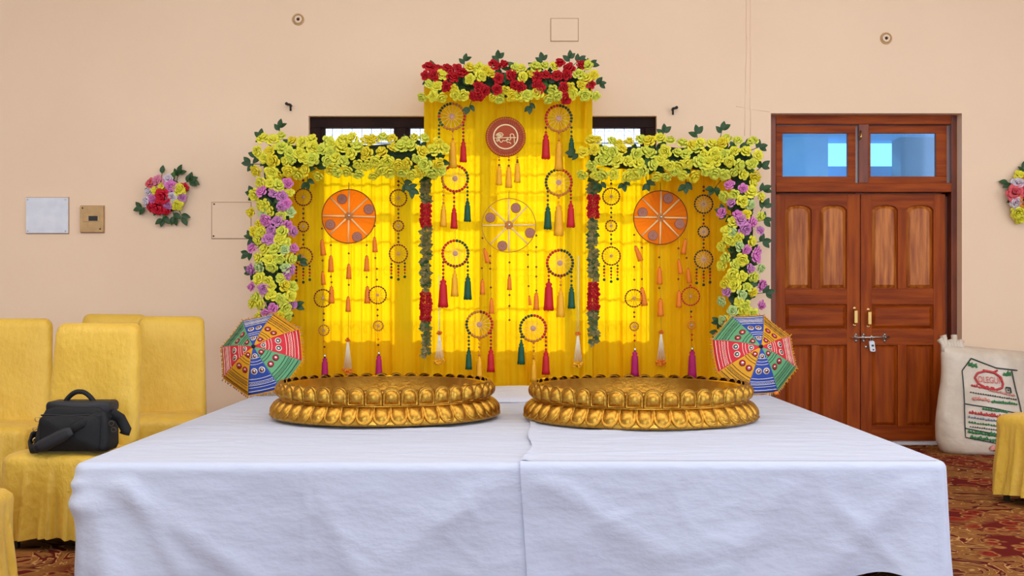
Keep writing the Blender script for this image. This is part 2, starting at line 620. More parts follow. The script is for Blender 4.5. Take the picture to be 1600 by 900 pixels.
f0, f1 = DX0, DX1
MB().box(f0, dx(1212.5), FY, FY + .12, 0, DZ1).build('jamb', 'wood_frame', door, smooth=False, bevel=.004)
MB().box(dx(1486.5), f1, FY, FY + .12, 0, DZ1).build('jamb', 'wood_frame', door, smooth=False, bevel=.004)
MB().box(dx(1212.5), dx(1486.5), FY, FY + .12, dz(194), DZ1).build('head', 'wood_rail', door, smooth=False, bevel=.004)
MB().box(dx(1212.5), dx(1486.5), FY - .008, FY + .12, dz(300), dz(286)).build('transom_bar', 'wood_rail', door, smooth=False, bevel=.004)
MB().box(dx(1342), dx(1357.5), FY, FY + .12, dz(286), dz(194)).build('mullion', 'wood_frame', door, smooth=False, bevel=.004)
for (ua, ub, pa, pb) in ((1214, 1339, 1224.5, 1326.5), (1358, 1482, 1362.5, 1465)):
    sy = FY + .035
    sx0, sx1, px0, px1 = dx(ua), dx(ub), dx(pa), dx(pb)
    z0, z1, q0, q1 = dz(286), dz(195), dz(275), dz(207)
    sash = MB()
    sash.box(sx0, sx1, sy, sy + .04, q1, z1 - .004).box(sx0, sx1, sy, sy + .04, z0, q0)
    sash.box(sx0, px0, sy, sy + .04, q0, q1).box(px1, sx1, sy, sy + .04, q0, q1)
    so = sash.build('transom_sash', 'wood_rail', door, smooth=False, bevel=.003)
    MB().box(px0, px1, sy + .018, sy + .023, q0, q1).build('pane', 'glass_blue', so, smooth=False)
mb = MB().tube([(dx(1344.5), FY - .006, dz(204)), (dx(1345), FY - .012, dz(212)), (dx(1342.5), FY - .012, dz(219)), (dx(1344.5), FY - .006, dz(215))], .006, 6)
mb.ball((dx(1344.5), FY - .008, dz(214)), .014, 8)
mb.build('transom_latch', 'brass', door)
MB().box(dx(1208), dx(1490), FY - .02, FY + .13, 0, .022).build('threshold', 'white_plate', door, smooth=False)

LY = FY + .05           # face of the leaves
mb = MB().box(f0, dx(1218), LY + .041, FY + .12, 0, dz(290)).box(dx(1478), f1, LY + .041, FY + .12, 0, dz(290))
mb.box(dx(1212), dx(1487), LY + .041, FY + .12, dz(306), dz(288)).box(dx(1340), dx(1354), LY + .041, FY + .07, 0, dz(300))
mb.build('rebate', 'wood_frame', door, smooth=False)


def arch_rail(mb, x0, x1, z0, z1, bays, y0, y1, spring):
    """rail whose lower edge carries the arched tops of the panels"""
    pts = [(x0, z1), (x0, z0)]
    for (a, c) in bays:
        mid, hw = (a + c) / 2, (c - a) / 2
        pts.append((a, z0))
        for j in range(0, 13):
            t = -1 + 2 * j / 12
            pts.append((mid + hw * t, z0 + spring * (1 - t * t) ** .5 if abs(t) < 1 else z0 + .0005))
        pts.append((c, z0))
    pts += [(x1, z0), (x1, z1)]
    # quads between the lower outline and the straight top edge
    low = pts[1:-1]
    n = len(low)
    vv = [(p[0], y0, p[1]) for p in low] + [(p[0], y0, z1) for p in low] + [(p[0], y1, p[1]) for p in low] + [(p[0], y1, z1) for p in low]
    ff = []
    for i in range(n - 1):
        ff += [(i, i + 1, n + i + 1, n + i), (2 * n + i + 1, 2 * n + i, 3 * n + i, 3 * n + i + 1), (i + 1, i, 2 * n + i, 2 * n + i + 1),
               (n + i, n + i + 1, 3 * n + i + 1, 3 * n + i)]
    ff += [(0, n, 3 * n, 2 * n), (n - 1, 3 * n - 1, 4 * n - 1, 2 * n - 1)]
    mb.add(vv, ff)


def raised_panel(x0, x1, z0, z1, y, arch=0.0):
    """raised-and-fielded panel: sunk margin, bevel, flat field"""
    def outline(ins):
        a, c, lo, hi = x0 + ins, x1 - ins, z0 + ins, z1 - ins * .9
        pts = [(a, lo), (c, lo)]
        if arch:
            for j in range(0, 13):
                t = 1 - 2 * j / 12
                pts.append(((a + c) / 2 + (c - a) / 2 * t, hi - .0 + (arch - .0) * max(0, 1 - t * t) ** .5))
        else:
            pts += [(c, hi), (a, hi)]
        return pts
    r0, r1, r2 = outline(-.006), outline(.006), outline(.032)
    return MB().loft([[(p[0], y + .022, p[1]) for p in r0], [(p[0], y + .022, p[1]) for p in r1], [(p[0], y + .004, p[1]) for p in r2]], cap0=False)


for li, (ua, ub, st0, st1, pan) in enumerate((
        (1213, 1346.5, 1229, 1326, ((1229, 1270.5), (1283.5, 1326))),
        (1348, 1481, 1365, 1462, ((1365, 1406), (1419.5, 1462))))):
    leaf = MB().box(dx(ua), dx(ub), LY + .021, LY + .04, .024, dz(302.5)).build('door_leaf', 'wood', door, smooth=False)
    x0, x1, s0, s1 = dx(ua), dx(ub), dx(st0), dx(st1)
    MB().box(x0, s0, LY, LY + .022, .024, dz(302.5)).build('stile', 'wood', leaf, smooth=False, bevel=.002)
    MB().box(s1, x1, LY, LY + .022, .024, dz(302.5)).build('stile', 'wood', leaf, smooth=False, bevel=.002)
    vt = [319, 451, 475.5, 515, 539.5, 667]
    bays = [(dx(a), dx(c)) for a, c in pan]
    mb = MB()
    arch_rail(mb, s0, s1, dz(327), dz(302.5), bays, LY, LY + .022, .040)
    mb.build('top_rail', 'wood_rail', leaf, smooth=False)
    MB().box(s0, s1, LY, LY + .022, dz(vt[2]), dz(vt[1])).build('rail', 'wood_rail', leaf, smooth=False, bevel=.002)
    MB().box(s0, s1, LY, LY + .022, dz(vt[4]), dz(vt[3])).build('rail', 'wood_rail', leaf, smooth=False, bevel=.002)
    MB().box(s0, s1, LY, LY + .022, .024, dz(vt[5])).build('rail', 'wood_rail', leaf, smooth=False, bevel=.002)
    MB().box(bays[0][1], bays[1][0], LY, LY + .022, dz(vt[1]), dz(327)).build('muntin', 'wood', leaf, smooth=False, bevel=.002)
    MB().box(bays[0][1], bays[1][0], LY, LY + .022, dz(vt[5]), dz(vt[4])).build('muntin', 'wood', leaf, smooth=False, bevel=.002)
    for a, c in bays:
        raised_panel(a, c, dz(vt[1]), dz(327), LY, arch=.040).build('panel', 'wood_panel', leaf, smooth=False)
        raised_panel(a, c, dz(vt[5]), dz(vt[4]), LY).build('panel', 'wood', leaf, smooth=False)
    raised_panel(s0, s1, dz(vt[3]), dz(vt[2]), LY).build('panel', 'wood_rail', leaf, smooth=False)
    hu = 1338 if li == 0 else 1359.5
    hv = 495 if li == 0 else 497
    hb = MB()
    hb.box(dx(hu - 2.4), dx(hu + 2.4), LY - .045, LY - .03, dz(hv + 9.5), dz(hv - 9.5))
    for sgn in (-1, 1):
        hb.tube([(dx(hu), LY - .036, dz(hv + sgn * 8)), (dx(hu), LY, dz(hv + sgn * 12))], .008, 8)
        hb.lathe([(.012, 0), (.012, .004), (.006, .006)], 10, (dx(hu), LY, dz(hv + sgn * 13)), ax=(0, -1, 0))
    hb.build('handle', 'brass', leaf, smooth=False)
mb = MB().tube([(dx(1332), LY - .02, dz(527.8)), (dx(1392), LY - .02, dz(526.8))], .0075, 8)
for u in (1340, 1352, 1385):
    mb.box(dx(u - 2.4), dx(u + 2.4), LY - .004, LY, dz(534), dz(521.5))
    mb.torus((dx(u), LY - .018, dz(527.3)), .012, .004, ax=(1, 0, 0), n=12, k=5)
    for vv in (523, 533):
        mb.lathe([(.011, 0), (.010, .006), (.0001, .009)], 10, (dx(u), LY - .004, dz(vv)), ax=(0, -1, 0))
mb.build('slide_bolt', 'steel', door)
mb = MB().lathe([(.013, 0), (.013, .006), (.0001, .008)], 12, (dx(1356), LY, dz(542.5)), ax=(0, -1, 0))
mb.build('keyhole_cover', 'steel', door)
pl = thing('padlock', (dx(1363), LY - .03, dz(550)), 'small silvery padlock hanging from the door bolt', 'padlock')
mb = MB()
out = rrect(.044, .088, .012, 4, dx(1363.8), dz(541.2))
mb.loft([[(p[0] + (p[1] - dz(541)) * -.12, y, p[1]) for p in out] for y in (LY - .040, LY - .018)])
mb.build('padlock_body', 'white_plate', pl, smooth=False, bevel=.003)
mb = MB().tube([(dx(1361), LY - .028, dz(532.5)), (dx(1361), LY - .028, dz(527)), (dx(1362.8), LY - .028, dz(524.5)), (dx(1364.6), LY - .028, dz(527)), (dx(1364.6), LY - .028, dz(532.5))], .0045, 6)
mb.build('shackle', 'steel', pl)
mb = MB().box(dx(1362.4), dx(1366), LY - .042, LY - .0405, dz(541.5), dz(538.5)).box(dx(1364), dx(1366.6), LY - .042, LY - .0405, dz(547.5), dz(545.5))
mb.build('padlock_mark', 'ink_dark', pl, smooth=False)

# ------------------------------------------------------------------ fittings on the wall
def wall_plate(name, u0, u1, v0, v1, mats, label, cat, th=.012, screws=(), sm='steel'):
    a, c = P(u0, v1, WD), P(u1, v0, WD)
    t = thing(name, (a.x, WD, a.z), label, cat)
    MB().box(a.x - .005, c.x + .005, WD - .003, WD + .001, a.z - .006, c.z + .005).build('edge_gap', 'plaster_gap', t, smooth=False)
    MB().box(a.x, c.x, WD - th, WD + .002, a.z, c.z).build('cover', mats, t, smooth=False, bevel=.003)
    for (u, v) in screws:
        p = P(u, v, WD)
        MB().lathe([(.007, 0), (.006, .003), (.0001, .004)], 10, (p.x, WD - th, p.z), ax=(0, -1, 0)).build('screw', sm, t)
    return t


wall_plate('switch_cover', 42, 107.5, 309, 364.5, 'white_plate', 'blank white square cover plate with four corner screws', 'wall plate', .02,
           ((45, 312), (104, 312), (45, 361), (104, 361)))
t = wall_plate('switch_box', 127, 163, 322, 363, 'beige_plate', 'small tan switch box with a dark slot beside the white plate', 'switch', .03,
               ((131, 325.5), (158.5, 358)), 'dark_hole')
a, c = P(133, 347, WD), P(157.5, 336, WD)
MB().box(a.x, c.x, WD - .036, WD - .03, a.z, c.z).build('switch_plate', 'beige_plate', t, smooth=False, bevel=.002)
a, c = P(141, 345.5, WD), P(155, 338, WD)
MB().box(a.x, c.x, WD - .038, WD - .036, a.z, c.z).build('switch_slot', 'black_metal', t, smooth=False)
wall_plate('junction_cover', 331.5, 392, 316.5, 372.5, 'wall_paint', 'wall-coloured cover plate half behind the left flower garland', 'wall plate', .007,
           ((335, 319), (334, 369)), 'dark_hole')
wall_plate('junction_cover', 861, 903, 29.5, 64, 'wall_paint', 'wall-coloured cover plate high above the central drape', 'wall plate', .008)
for (u, v, lab) in ((466, 30.5, 'round recessed lamp socket high on the wall at left'), (1384.5, 60, 'round recessed lamp socket high above the wooden door')):
    p = P(u, v, WD)
    t = thing('wall_socket', (p.x, WD, p.z), lab, 'socket', 'round lamp sockets')
    MB().torus((p.x, WD - .004, p.z), .041, .007, n=24).build('socket_ring', 'beige_plate', t)
    MB().lathe([(.032, 0), (.031, .012), (.018, .016), (.016, .010), (.0001, .010)], 20, (p.x, WD, p.z), ax=(0, -1, 0)).build('socket_body', 'wall_paint', t)
    MB().lathe([(.013, .0), (.012, .012), (.0001, .013)], 12, (p.x, WD, p.z), ax=(0, -1, 0)).build('socket_hole', 'dark_hole', t)
for (u, v, sg, lab) in ((455, 167, -1, 'small black hook on the wall above the left garland'), (1050.5, 173, 1, 'small black hook on the wall above the right garland')):
    p = P(u, v, WD)
    t = thing('wall_hook', (p.x, WD, p.z), lab, 'hook', 'black wall hooks')
    mb = MB().tube([(p.x, WD + .002, p.z + .008), (p.x, WD - .05, p.z + .01), (p.x + sg * .024, WD - .06, p.z + .012)], .010, 8)
    mb.ball((p.x + sg * .026, WD - .06, p.z + .016), .013, 8)
    mb.build('hook_arm', 'black_metal', t)
    MB().tube([(p.x, WD - .03, p.z), (p.x + .001, WD - .03, p.z - .036)], .008, 8).build('hook_stem', 'black_metal', t)

# ------------------------------------------------------------------ flower and leaf pieces (shared meshes)
def rose_mesh(m_, seed):
    r = random.Random(seed)
    mb = MB()
    for (n, r0, r1, h0, h1, wid, off) in ((5, .22, 1.0, -.15, .50, .66, 0), (5, .18, .74, -.05, .80, .74, .4), (4, .12, .48, .0, .98, .95, .1), (3, .05, .26, .1, 1.04, 1.2, .6)):
        for k in range(n):
            th = 2 * pi * (k + off) / n + r.uniform(-.12, .12)
            sc = r.uniform(.88, 1.1)
            cv = r.uniform(.8, 1.2)

            def fn(a, b_):
                A = a * 2 - 1
                w = wid * (.35 + .65 * sin(pi * min(1, .12 + .75 * b_)))
                an = th + A * w
                rr = (r0 + (r1 - r0) * (b_ ** .8)) * sc * (1 - .10 * A * A * b_)
                z = h0 + (h1 - h0) * sin(b_ * pi * .62) / sin(pi * .62) * cv - .16 * A * A * b_ * .6
                if b_ > .8:
                    z -= .10 * (b_ - .8) / .2
                return Vector((rr * cos(an), rr * sin(an), z))
            mb.grid(fn, 3, 3)
    mb.ball((0, 0, .5), .16, 6, sz=2)
    return mb.mesh('rose', m_)


ROSES = {}


def rose(mn):
    if mn not in ROSES:
        ROSES[mn] = [rose_mesh(mn, 3 * len(ROSES) + k) for k in range(2)]
    return RND.choice(ROSES[mn])


def leaf_mesh(m_):
    mb = MB()

    def fn(a, b_):
        A = a * 2 - 1
        w = .30 * sin(pi * min(1, b_ ** .8)) ** .8 if 0 < b_ < 1 else .012
        return Vector((A * w, b_, .10 * abs(A) * w * 3 - .22 * (b_ - .4) ** 2 + .02))
    mb.grid(fn, 2, 5)
    return mb.mesh('leaf', m_)


LEAF = [leaf_mesh('leaf'), leaf_mesh('leaf'), leaf_mesh('leaf_light')]


def face_quat(nrm, spin):
    q = Vector((0, 0, 1)).rotation_difference(Vector(nrm).normalized())
    from mathutils import Quaternion
    return q @ Quaternion((0, 0, 1), spin)


def leaf_at(parent, p, direction, nrm, ln, me=None):
    y = Vector(direction).normalized()
    z = Vector(nrm)
    z = (z - y * z.dot(y)).normalized()
    x = y.cross(z)
    q = Matrix((x, y, z)).transposed().to_quaternion()
    return inst('leaf', me or RND.choice(LEAF), parent, p, q, ln)


def sprig(parent, u, v, d, ang, n=3, ln=.072):
    """a short twig with leaves; ang in the picture plane, degrees from +x"""
    b0 = P(u, v, d)
    dr = Vector((cos(R_(ang)), 0, sin(R_(ang))))
    for k in range(n):
        a2 = ang + (0 if k == 0 else (48 if k % 2 else -48)) + RND.uniform(-8, 8)
        dd = Vector((cos(R_(a2)), RND.uniform(-.15, .1), sin(R_(a2))))
        leaf_at(parent, b0 + dr * (.03 if k == 0 else .01 + .022 * (k // 2)), dd, (RND.uniform(-.4, .4), -1, RND.uniform(-.1, .4)), ln * RND.uniform(.85, 1.1), LEAF[0])
    MB().tube([b0 - dr * .07 + Vector((0, .03, 0)), b0 + dr * .04], .0028, 5).build('twig', 'leaf', parent)


def fill_strip(parent, u0, u1, v0, v1, d, depth, step, palette, sizes, jitter=.32, horiz=True, colour=None, leaves=30):
    """roses packed over a bulging strip"""
    w, h = u1 - u0, v1 - v0
    nu, nv_ = max(1, round(w / step)), max(1, round(h / (step * .92)))
    for j in range(nv_):
        for i in range(nu + (j % 2)):
            u = u0 + (i + .5 - .5 * (j % 2) * 1.0 + RND.uniform(-jitter, jitter)) * w / nu
            v = v0 + (j + .5 + RND.uniform(-jitter, jitter)) * h / nv_
            u = min(max(u, u0 - 2), u1 + 2)
            s_ = ((v - v0) / h if horiz else (u - u0) / w) * 2 - 1
            s_ = max(-1, min(1, s_))
            bul = depth * (1 - s_ * s_) ** .5 if abs(s_) < 1 else 0
            mn = colour(u, v) if colour else RND.choice(palette)
            if mn is None:
                continue
            nrm = Vector((RND.uniform(-.55, .55) + (0 if horiz else s_ * .8), -1, RND.uniform(-.45, .6) - (s_ * .8 if horiz else 0)))
            inst('rose', rose(mn), parent, P(u, v, d - bul - RND.uniform(0, .02)), face_quat(nrm, RND.uniform(0, 6.28)), RND.uniform(*sizes))
    for k in range(leaves * 2):
        u, v = RND.uniform(u0 + 8, u1 - 8), RND.uniform(v0 + 8, v1 - 8)
        s_ = ((v - v0) / h if horiz else (u - u0) / w) * 2 - 1
        s_ = max(-1, min(1, s_))
        a = RND.uniform(0, 6.28)
        dd = Vector((cos(a), -.25, sin(a)))
        leaf_at(parent, P(u, v, d - depth * (.8 if k < leaves * .7 else .2) * (1 - s_ * s_) ** .5), dd, (RND.uniform(-.5, .5), -1, RND.uniform(-.3, .7)), RND.uniform(.06, .085))


def core(parent, pts, r):
    mb = MB()
    pp = []
    for i in range(len(pts) - 1):
        a, c = Vector(pts[i]), Vector(pts[i + 1])
        n = max(3, int((c - a).length / .06))
        for k in range(n):
            pp.append(a.lerp(c, k / n))
    pp.append(Vector(pts[-1]))
    mb.tube(pp, [r * (1 + .3 * nz(i * .9, 3)) * min(1, .35 + .22 * min(i, len(pp) - 1 - i)) for i in range(len(pp))], 12)
    mb.build('foliage_core', 'foliage_core', parent)


YL = ('rose_yellow', 'rose_yellow', 'rose_lime', 'rose_gold', 'rose_lime')
GD = 8.775


def pal_vert(u, v):
    # pinks come in loose bands on the uprights
    if RND.random() < .33:
        return RND.choice(('rose_pink', 'rose_mauve', 'rose_pink'))
    return RND.choice(YL + ('rose_mint', 'rose_yellow'))


# left corner garland
g = thing('corner_garland', P(425, 500, GD), 'yellow rose garland turning down the left edge of the backdrop, pink roses on its upright', 'garland')
core(g, [P(426, 488, GD), P(430, 245, GD), P(680, 243, GD)], .085)
fill_strip(g, 404, 690, 212, 276, GD - .05, .09, 15.5, YL, (.044, .060), leaves=34)
fill_strip(g, 398, 456, 282, 500, GD - .05, .09, 15.5, YL, (.042, .058), horiz=False, colour=pal_vert, leaves=44)
for (u, v, a) in ((436, 206, 80), (413, 220, 140), (408, 246, 165), (398, 256, 180), (400, 372, 175), (394, 392, 215), (403, 305, 170), (400, 425, 190),
                  (676, 262, 290), (682, 250, -20), (480, 278, 275), (455, 480, 20), (462, 408, 8), (630, 282, 300), (637, 292, 330)):
    sprig(g, u, v, GD - .05, a)
# right corner garland
g = thing('corner_garland', P(1160, 515, GD), 'yellow rose garland turning down the right edge of the backdrop, pink roses on its upright', 'garland')
core(g, [P(1157, 498, GD), P(1160, 248, GD), P(922, 247, GD)], .085)
fill_strip(g, 912, 1180, 216, 278, GD - .05, .09, 15.5, YL, (.044, .060), leaves=34)
fill_strip(g, 1132, 1184, 284, 508, GD - .05, .09, 15.5, YL, (.042, .058), horiz=False, colour=pal_vert, leaves=40)
for (u, v, a) in ((905, 240, 180), (1037, 214, 90), (1090, 216, 100), (1127, 210, 80), (1180, 232, 20), (1187, 345, 10), (1190, 328, 60), (1186, 300, 30), (1130, 502, 190),
                  (1128, 515, 220), (1137, 335, 160), (1185, 378, 10), (1190, 458, 5), (940, 282, 260), (975, 280, 270), (1072, 282, 265), (1120, 290, 230), (1010, 280, 280), (1185, 265, 40)):
    sprig(g, u, v, GD - .05, a)

# top garland: red and yellow bunches
g = thing('top_garland', P(795, 128, GD), 'red and yellow rose garland along the top of the tall central drape', 'garland')
core(g, [P(674, 128, GD), P(918, 130, GD)], .075)
REDS = [(673, 117, 13), (697, 135, 15), (712, 112, 15), (783, 98, 15), (788, 122, 12), (757, 144, 14), (777, 142, 12), (806, 136, 12), (742, 154, 11), (760, 156, 10), (825, 103, 12), (842, 130, 15), (848, 120, 9),
        (875, 128, 15), (882, 110, 11), (884, 145, 13), (904, 102, 14), (922, 140, 10), (880, 96, 10), (750, 130, 8), (760, 153, 9)]


def pal_top(u, v):
    for (a, c, r) in REDS:
        if (u - a) ** 2 + (v - c) ** 2 < (r * .92) ** 2:
            return 'rose_red'
    if RND.random() < .05:
        return None
    return RND.choice(YL)


fill_strip(g, 663, 930, 99, 158, GD - .05, .09, 14.5, YL, (.040, .054), colour=pal_top, leaves=46)
for (u, v, a) in ((725, 98, 80), (848, 97, 95), (890, 94, 90), (900, 94, 40), (918, 102, 45), (930, 128, 10), (828, 155, 270), (780, 94, 100), (735, 158, 250)):
    sprig(g, u, v + 4, GD - .05, a, ln=.066)

# small bouquets on the wall
def bouquet(u, v, spots, sprigs, label):
    g = thing('wall_bouquet', P(u, v, WD), label, 'bouquet', 'rose bouquets on the wall')
    c = P(u, v, WD)
    mb = MB().lathe([(.14, 0), (.13, .04), (.0001, .07)], 14, (c.x, WD, c.z), ax=(0, -1, 0))
    mb.build('foliage_core', 'foliage_core', g)
    for (uu, vv, mn, s_) in spots:
        nrm = Vector(((uu - u) * .018, -1, -(vv - v) * .018))
        rr = ((uu - u) ** 2 + (vv - v) ** 2) ** .5
        inst('rose', rose(mn), g, P(uu, vv, WD - .10 + rr * .0016), face_quat(nrm, RND.uniform(0, 6)), s_ * 1.22)
    for (uu, vv, a, n) in sprigs:
        sprig(g, uu, vv, WD - .04, a, n, .075)
    for k in range(7):
        a = RND.uniform(0, 6.28)
        rr = RND.uniform(14, 24)
        leaf_at(g, P(u + rr * cos(a), v + rr * sin(a), WD - .05), (cos(a), -.2, -sin(a)), (0, -1, .3), .085)


bouquet(260, 305, [(238, 288, 'rose_coral', .042), (248, 286, 'rose_blush', .048), (263, 281, 'rose_white', .04), (268, 292, 'rose_pink', .048), (254, 293, 'rose_yellow', .036), (245, 299, 'rose_yellow', .036),
                   (256, 308, 'rose_crimson', .062), (242, 311, 'rose_pink', .042), (233, 315, 'rose_white', .045), (235, 300, 'rose_white', .036), (263, 318, 'rose_mauve', .042), (268, 308, 'rose_white', .04),
                   (280, 297, 'rose_yellow', .048), (288, 293, 'rose_crimson', .034), (276, 319, 'rose_yellow', .044), (283, 308, 'rose_mauve', .036), (249, 323, 'rose_crimson', .058), (238, 322, 'rose_crimson', .04), (258, 328, 'rose_crimson', .04)],
        ((252, 277, 80, 1), (277, 277, 70, 3), (290, 285, 20, 5), (228, 324, 190, 3), (255, 336, 265, 3), (270, 332, 290, 3), (282, 334, 300, 2)),
        'pink, white, red and yellow rose bouquet on the bare wall at left')
bouquet(1603, 307, [(1592, 277, 'rose_yellow', .044), (1590, 289, 'rose_white', .048), (1585, 302, 'rose_coral', .066), (1588, 316, 'rose_white', .05), (1590, 330, 'rose_yellow', .055), (1594, 339, 'rose_yellow', .046),
                    (1601, 284, 'rose_orange', .05), (1601, 313, 'rose_orange', .055), (1604, 300, 'rose_crimson', .06), (1606, 330, 'rose_pink', .05), (1615, 290, 'rose_pink', .05), (1617, 312, 'rose_white', .05), (1613, 327, 'rose_yellow', .05)],
        ((1599, 272, 80, 2), (1581, 287, 165, 2), (1620, 340, 300, 3), (1622, 280, 30, 3)),
        'coral, white and yellow rose bouquet cut by the right picture edge')

# ------------------------------------------------------------------ backdrop drapes and their pipe stands
def drape(u0, u1, v0, d, label, nf, ph):
    a, c = P(u0, v0, d), P(u1, v0, d)
    x0, x1, zt_ = a.x, c.x, a.z
    rr = random.Random(ph)
    folds = sorted(rr.uniform(0, 1) for _ in range(nf))

    def fn(s_, t):
        x = x0 + (x1 - x0) * s_
        y = d + .010 * sin(s_ * nf * 4.1 + ph) + .006 * sin(s_ * nf * 9.7 + 2 * ph + .4 * sin(t * 3))
        for f in folds:
            y -= .016 * math.exp(-((s_ - f - .006 * sin(t * 5 + f * 9)) / .013) ** 2)
        return Vector((x + .006 * nz(s_ * 8, t * 3, ph), y, .01 + (zt_ - .01) * t))
    st = thing('backdrop_drape', ((x0 + x1) / 2, d, 0), label, 'drape')
    MB().grid(fn, 150, 24).build('sheer_cloth', 'drape', st)
    # pipe frame carrying the cloth
    fr = MB()
    for x in (x0 + .02, x1 - .02):
        fr.tube([(x, d + .05, .0), (x, d + .05, zt_)], .013, 8)
    fr.tube([(x0, d + .03, zt_), (x1, d + .03, zt_)], .013, 8)
    fr.build('pipe_frame', 'pipe', st)
    for x in (x0 + .02, x1 - .02):
        MB().box(x - .03, x + .03, d - .05, d + .15, 0, .02).build('foot', 'pipe', st, smooth=False)


drape(441, 667, 234, 9.02, 'left yellow sheer drape behind the left orange wheel', 13, 1)
drape(662.5, 925.5, 136, 8.90, 'tall central yellow sheer drape with the round plaque', 15, 2)
drape(922, 1142, 234, 9.02, 'right yellow sheer drape behind the right orange wheel', 13, 3)

# hanging strings of leaves with red flower sections beside the central drape
for (u, secs, vb, lab) in ((665.5, ((318, 358), (455, 497)), 557, 'vertical string of leaves with two red flower sections left of the central drape'),
                           (927, ((304, 343), (440, 481)), 537, 'vertical string of leaves with two red flower sections right of the central drape')):
    d = 8.84
    s = thing('flower_string', P(u, vb, d), lab, 'garland', 'leaf and flower strings')
    MB().tube([P(u, 262, d), P(u, vb, d)], .004, 5).build('cord', 'leaf_olive', s)
    mb = MB()
    v = 268.0
    while v < vb:
        if not any(a - 1 < v < c + 1 for a, c in secs):
            for k in range(4):
                a = RND.uniform(0, 2 * pi)
                p0 = P(u + RND.uniform(-1.5, 1.5), v + RND.uniform(-2, 2), d - .012)
                L = RND.uniform(.040, .060)
                dr = Vector((cos(a), -.5 * abs(sin(a * 3)), sin(a) * .8)) * L
                sd = Vector((-sin(a), 0, cos(a))) * L * .36
                mb.add([p0, p0 + dr * .5 + sd, p0 + dr, p0 + dr * .5 - sd], [(0, 1, 2, 3)], 1 if RND.random() < .18 else 0)
        v += 2.6 if v < vb - 50 else 4.2
    tag(mb.build('leaf_cluster', ['leaf_olive', 'leaf'], s, smooth=False), kind='stuff')
    for (a, c) in secs:
        v = a + 5
        while v < c:
            for du in (-4, 3.5):
                inst('red_flower', rose('rose_red'), s, P(u + du + RND.uniform(-1, 1), v + RND.uniform(-1, 1), d - .02), face_quat((du * .1, -1, RND.uniform(-.4, .4)), RND.uniform(0, 6)), RND.uniform(.026, .033))
            v += 7.2

# ------------------------------------------------------------------ hanging ornaments
HD = 8.828      # plane of the ornaments on the central drape
HS = 8.965       # and on the side drapes


def tassel_mesh(mn):
    mb = MB()
    n = 18
    prof = [(.09, 0), (.115, -.06), (.085, -.12), (.12, -.18), (.135, -.5), (.15, -.8), (.17, -1.0)]
    rings = []
    for r, z in prof:
        rings.append([Vector((r * (1 + (.10 if k % 2 else -.06) * (1 if z < -.15 else 0)) * cos(2 * pi * k / n), r * (1 + (.10 if k % 2 else -.06)) * sin(2 * pi * k / n), z + (.03 * sin(k * 2.3) if z < -.9 else 0))) for k in range(n)])
    mb.loft(rings)
    return mb.mesh('tassel', mn)


TAS = {}


def tassel(parent, u, v0, v1, d, mn, wid=1.0, lean=0.0, name='tassel'):
    if mn not in TAS:
        TAS[mn] = tassel_mesh(mn)
    p = P(u, v0, d)
    L = (v1 - v0) * d / FPX
    o = inst(name, TAS[mn], parent, p, None, (L * wid, L * wid, L))
    if lean:
        o.rotation_mode = 'XYZ'
        o.rotation_euler = (0, lean, 0)
    return o


def beads(parent, pts, d, mats, r=1.6, name='beads', dz_=.0):
    """pts: (u, v, material index, radius px) joined into one small part"""
    mb = MB()
    for q in pts:
        rr = (q[3] if len(q) > 3 else r) * d / FPX
        mb.ball(P(q[0], q[1], d - dz_), rr, 8, q[2])
    return tag(mb.build(name, mats, parent), kind='stuff')


def cord(parent, pts, d, m_='goldthread', r=.45, name='cord'):
    return MB().tube([P(u, v, d) for u, v in pts], r * d / FPX, 5).build(name, m_, parent)


def ring(parent, u, v, r, d, arcs, nb_=26, spokes=14, hub='rosehub', thick=2.0, spoke='pale', name='beaded_ring'):
    """ring wrapped in short coloured sections, thread spokes and a round hub; arcs: list of (fraction, material)"""
    px = d / FPX
    c = P(u, v, d)
    names = ['goldthread'] + [a[1] for a in arcs]
    mb = MB().torus(c, r * px, thick * .38 * px, n=40, k=5, mi=0)
    for k in range(nb_):
        f = (k + .5) / nb_
        acc = 0
        mi = 1
        for i, (fr, _) in enumerate(arcs):
            acc += fr
            if f <= acc:
                mi = i + 1
                break
        a = 2 * pi * f
        da = 2 * pi / nb_ * .36
        pts = [c + Vector((sin(a + t * da) * r * px, 0, cos(a + t * da) * r * px)) for t in (-1, 0, 1)]
        mb.tube(pts, [thick * .5 * px, thick * .62 * px, thick * .5 * px], 6, mi=mi)
    o = mb.build(name, names, parent)
    mb = MB()
    for k in range(spokes):
        a = 2 * pi * k / spokes + .1
        mb.tube([c, c + Vector((sin(a) * r * px, 0, cos(a) * r * px))], .30 * px if r > 15 else .26 * px, 4, caps=False)
    mb.build('spoke_threads', spoke, o)
    hr = (4.2 if r > 15 else 2.2) * px
    mb = MB().lathe([(hr, -.002), (hr, .003), (hr * .7, .006), (hr * .4, .005), (.0001, .009)], 14, c, ax=(0, -1, 0))
    mb.build('hub', hub, o)
    return o


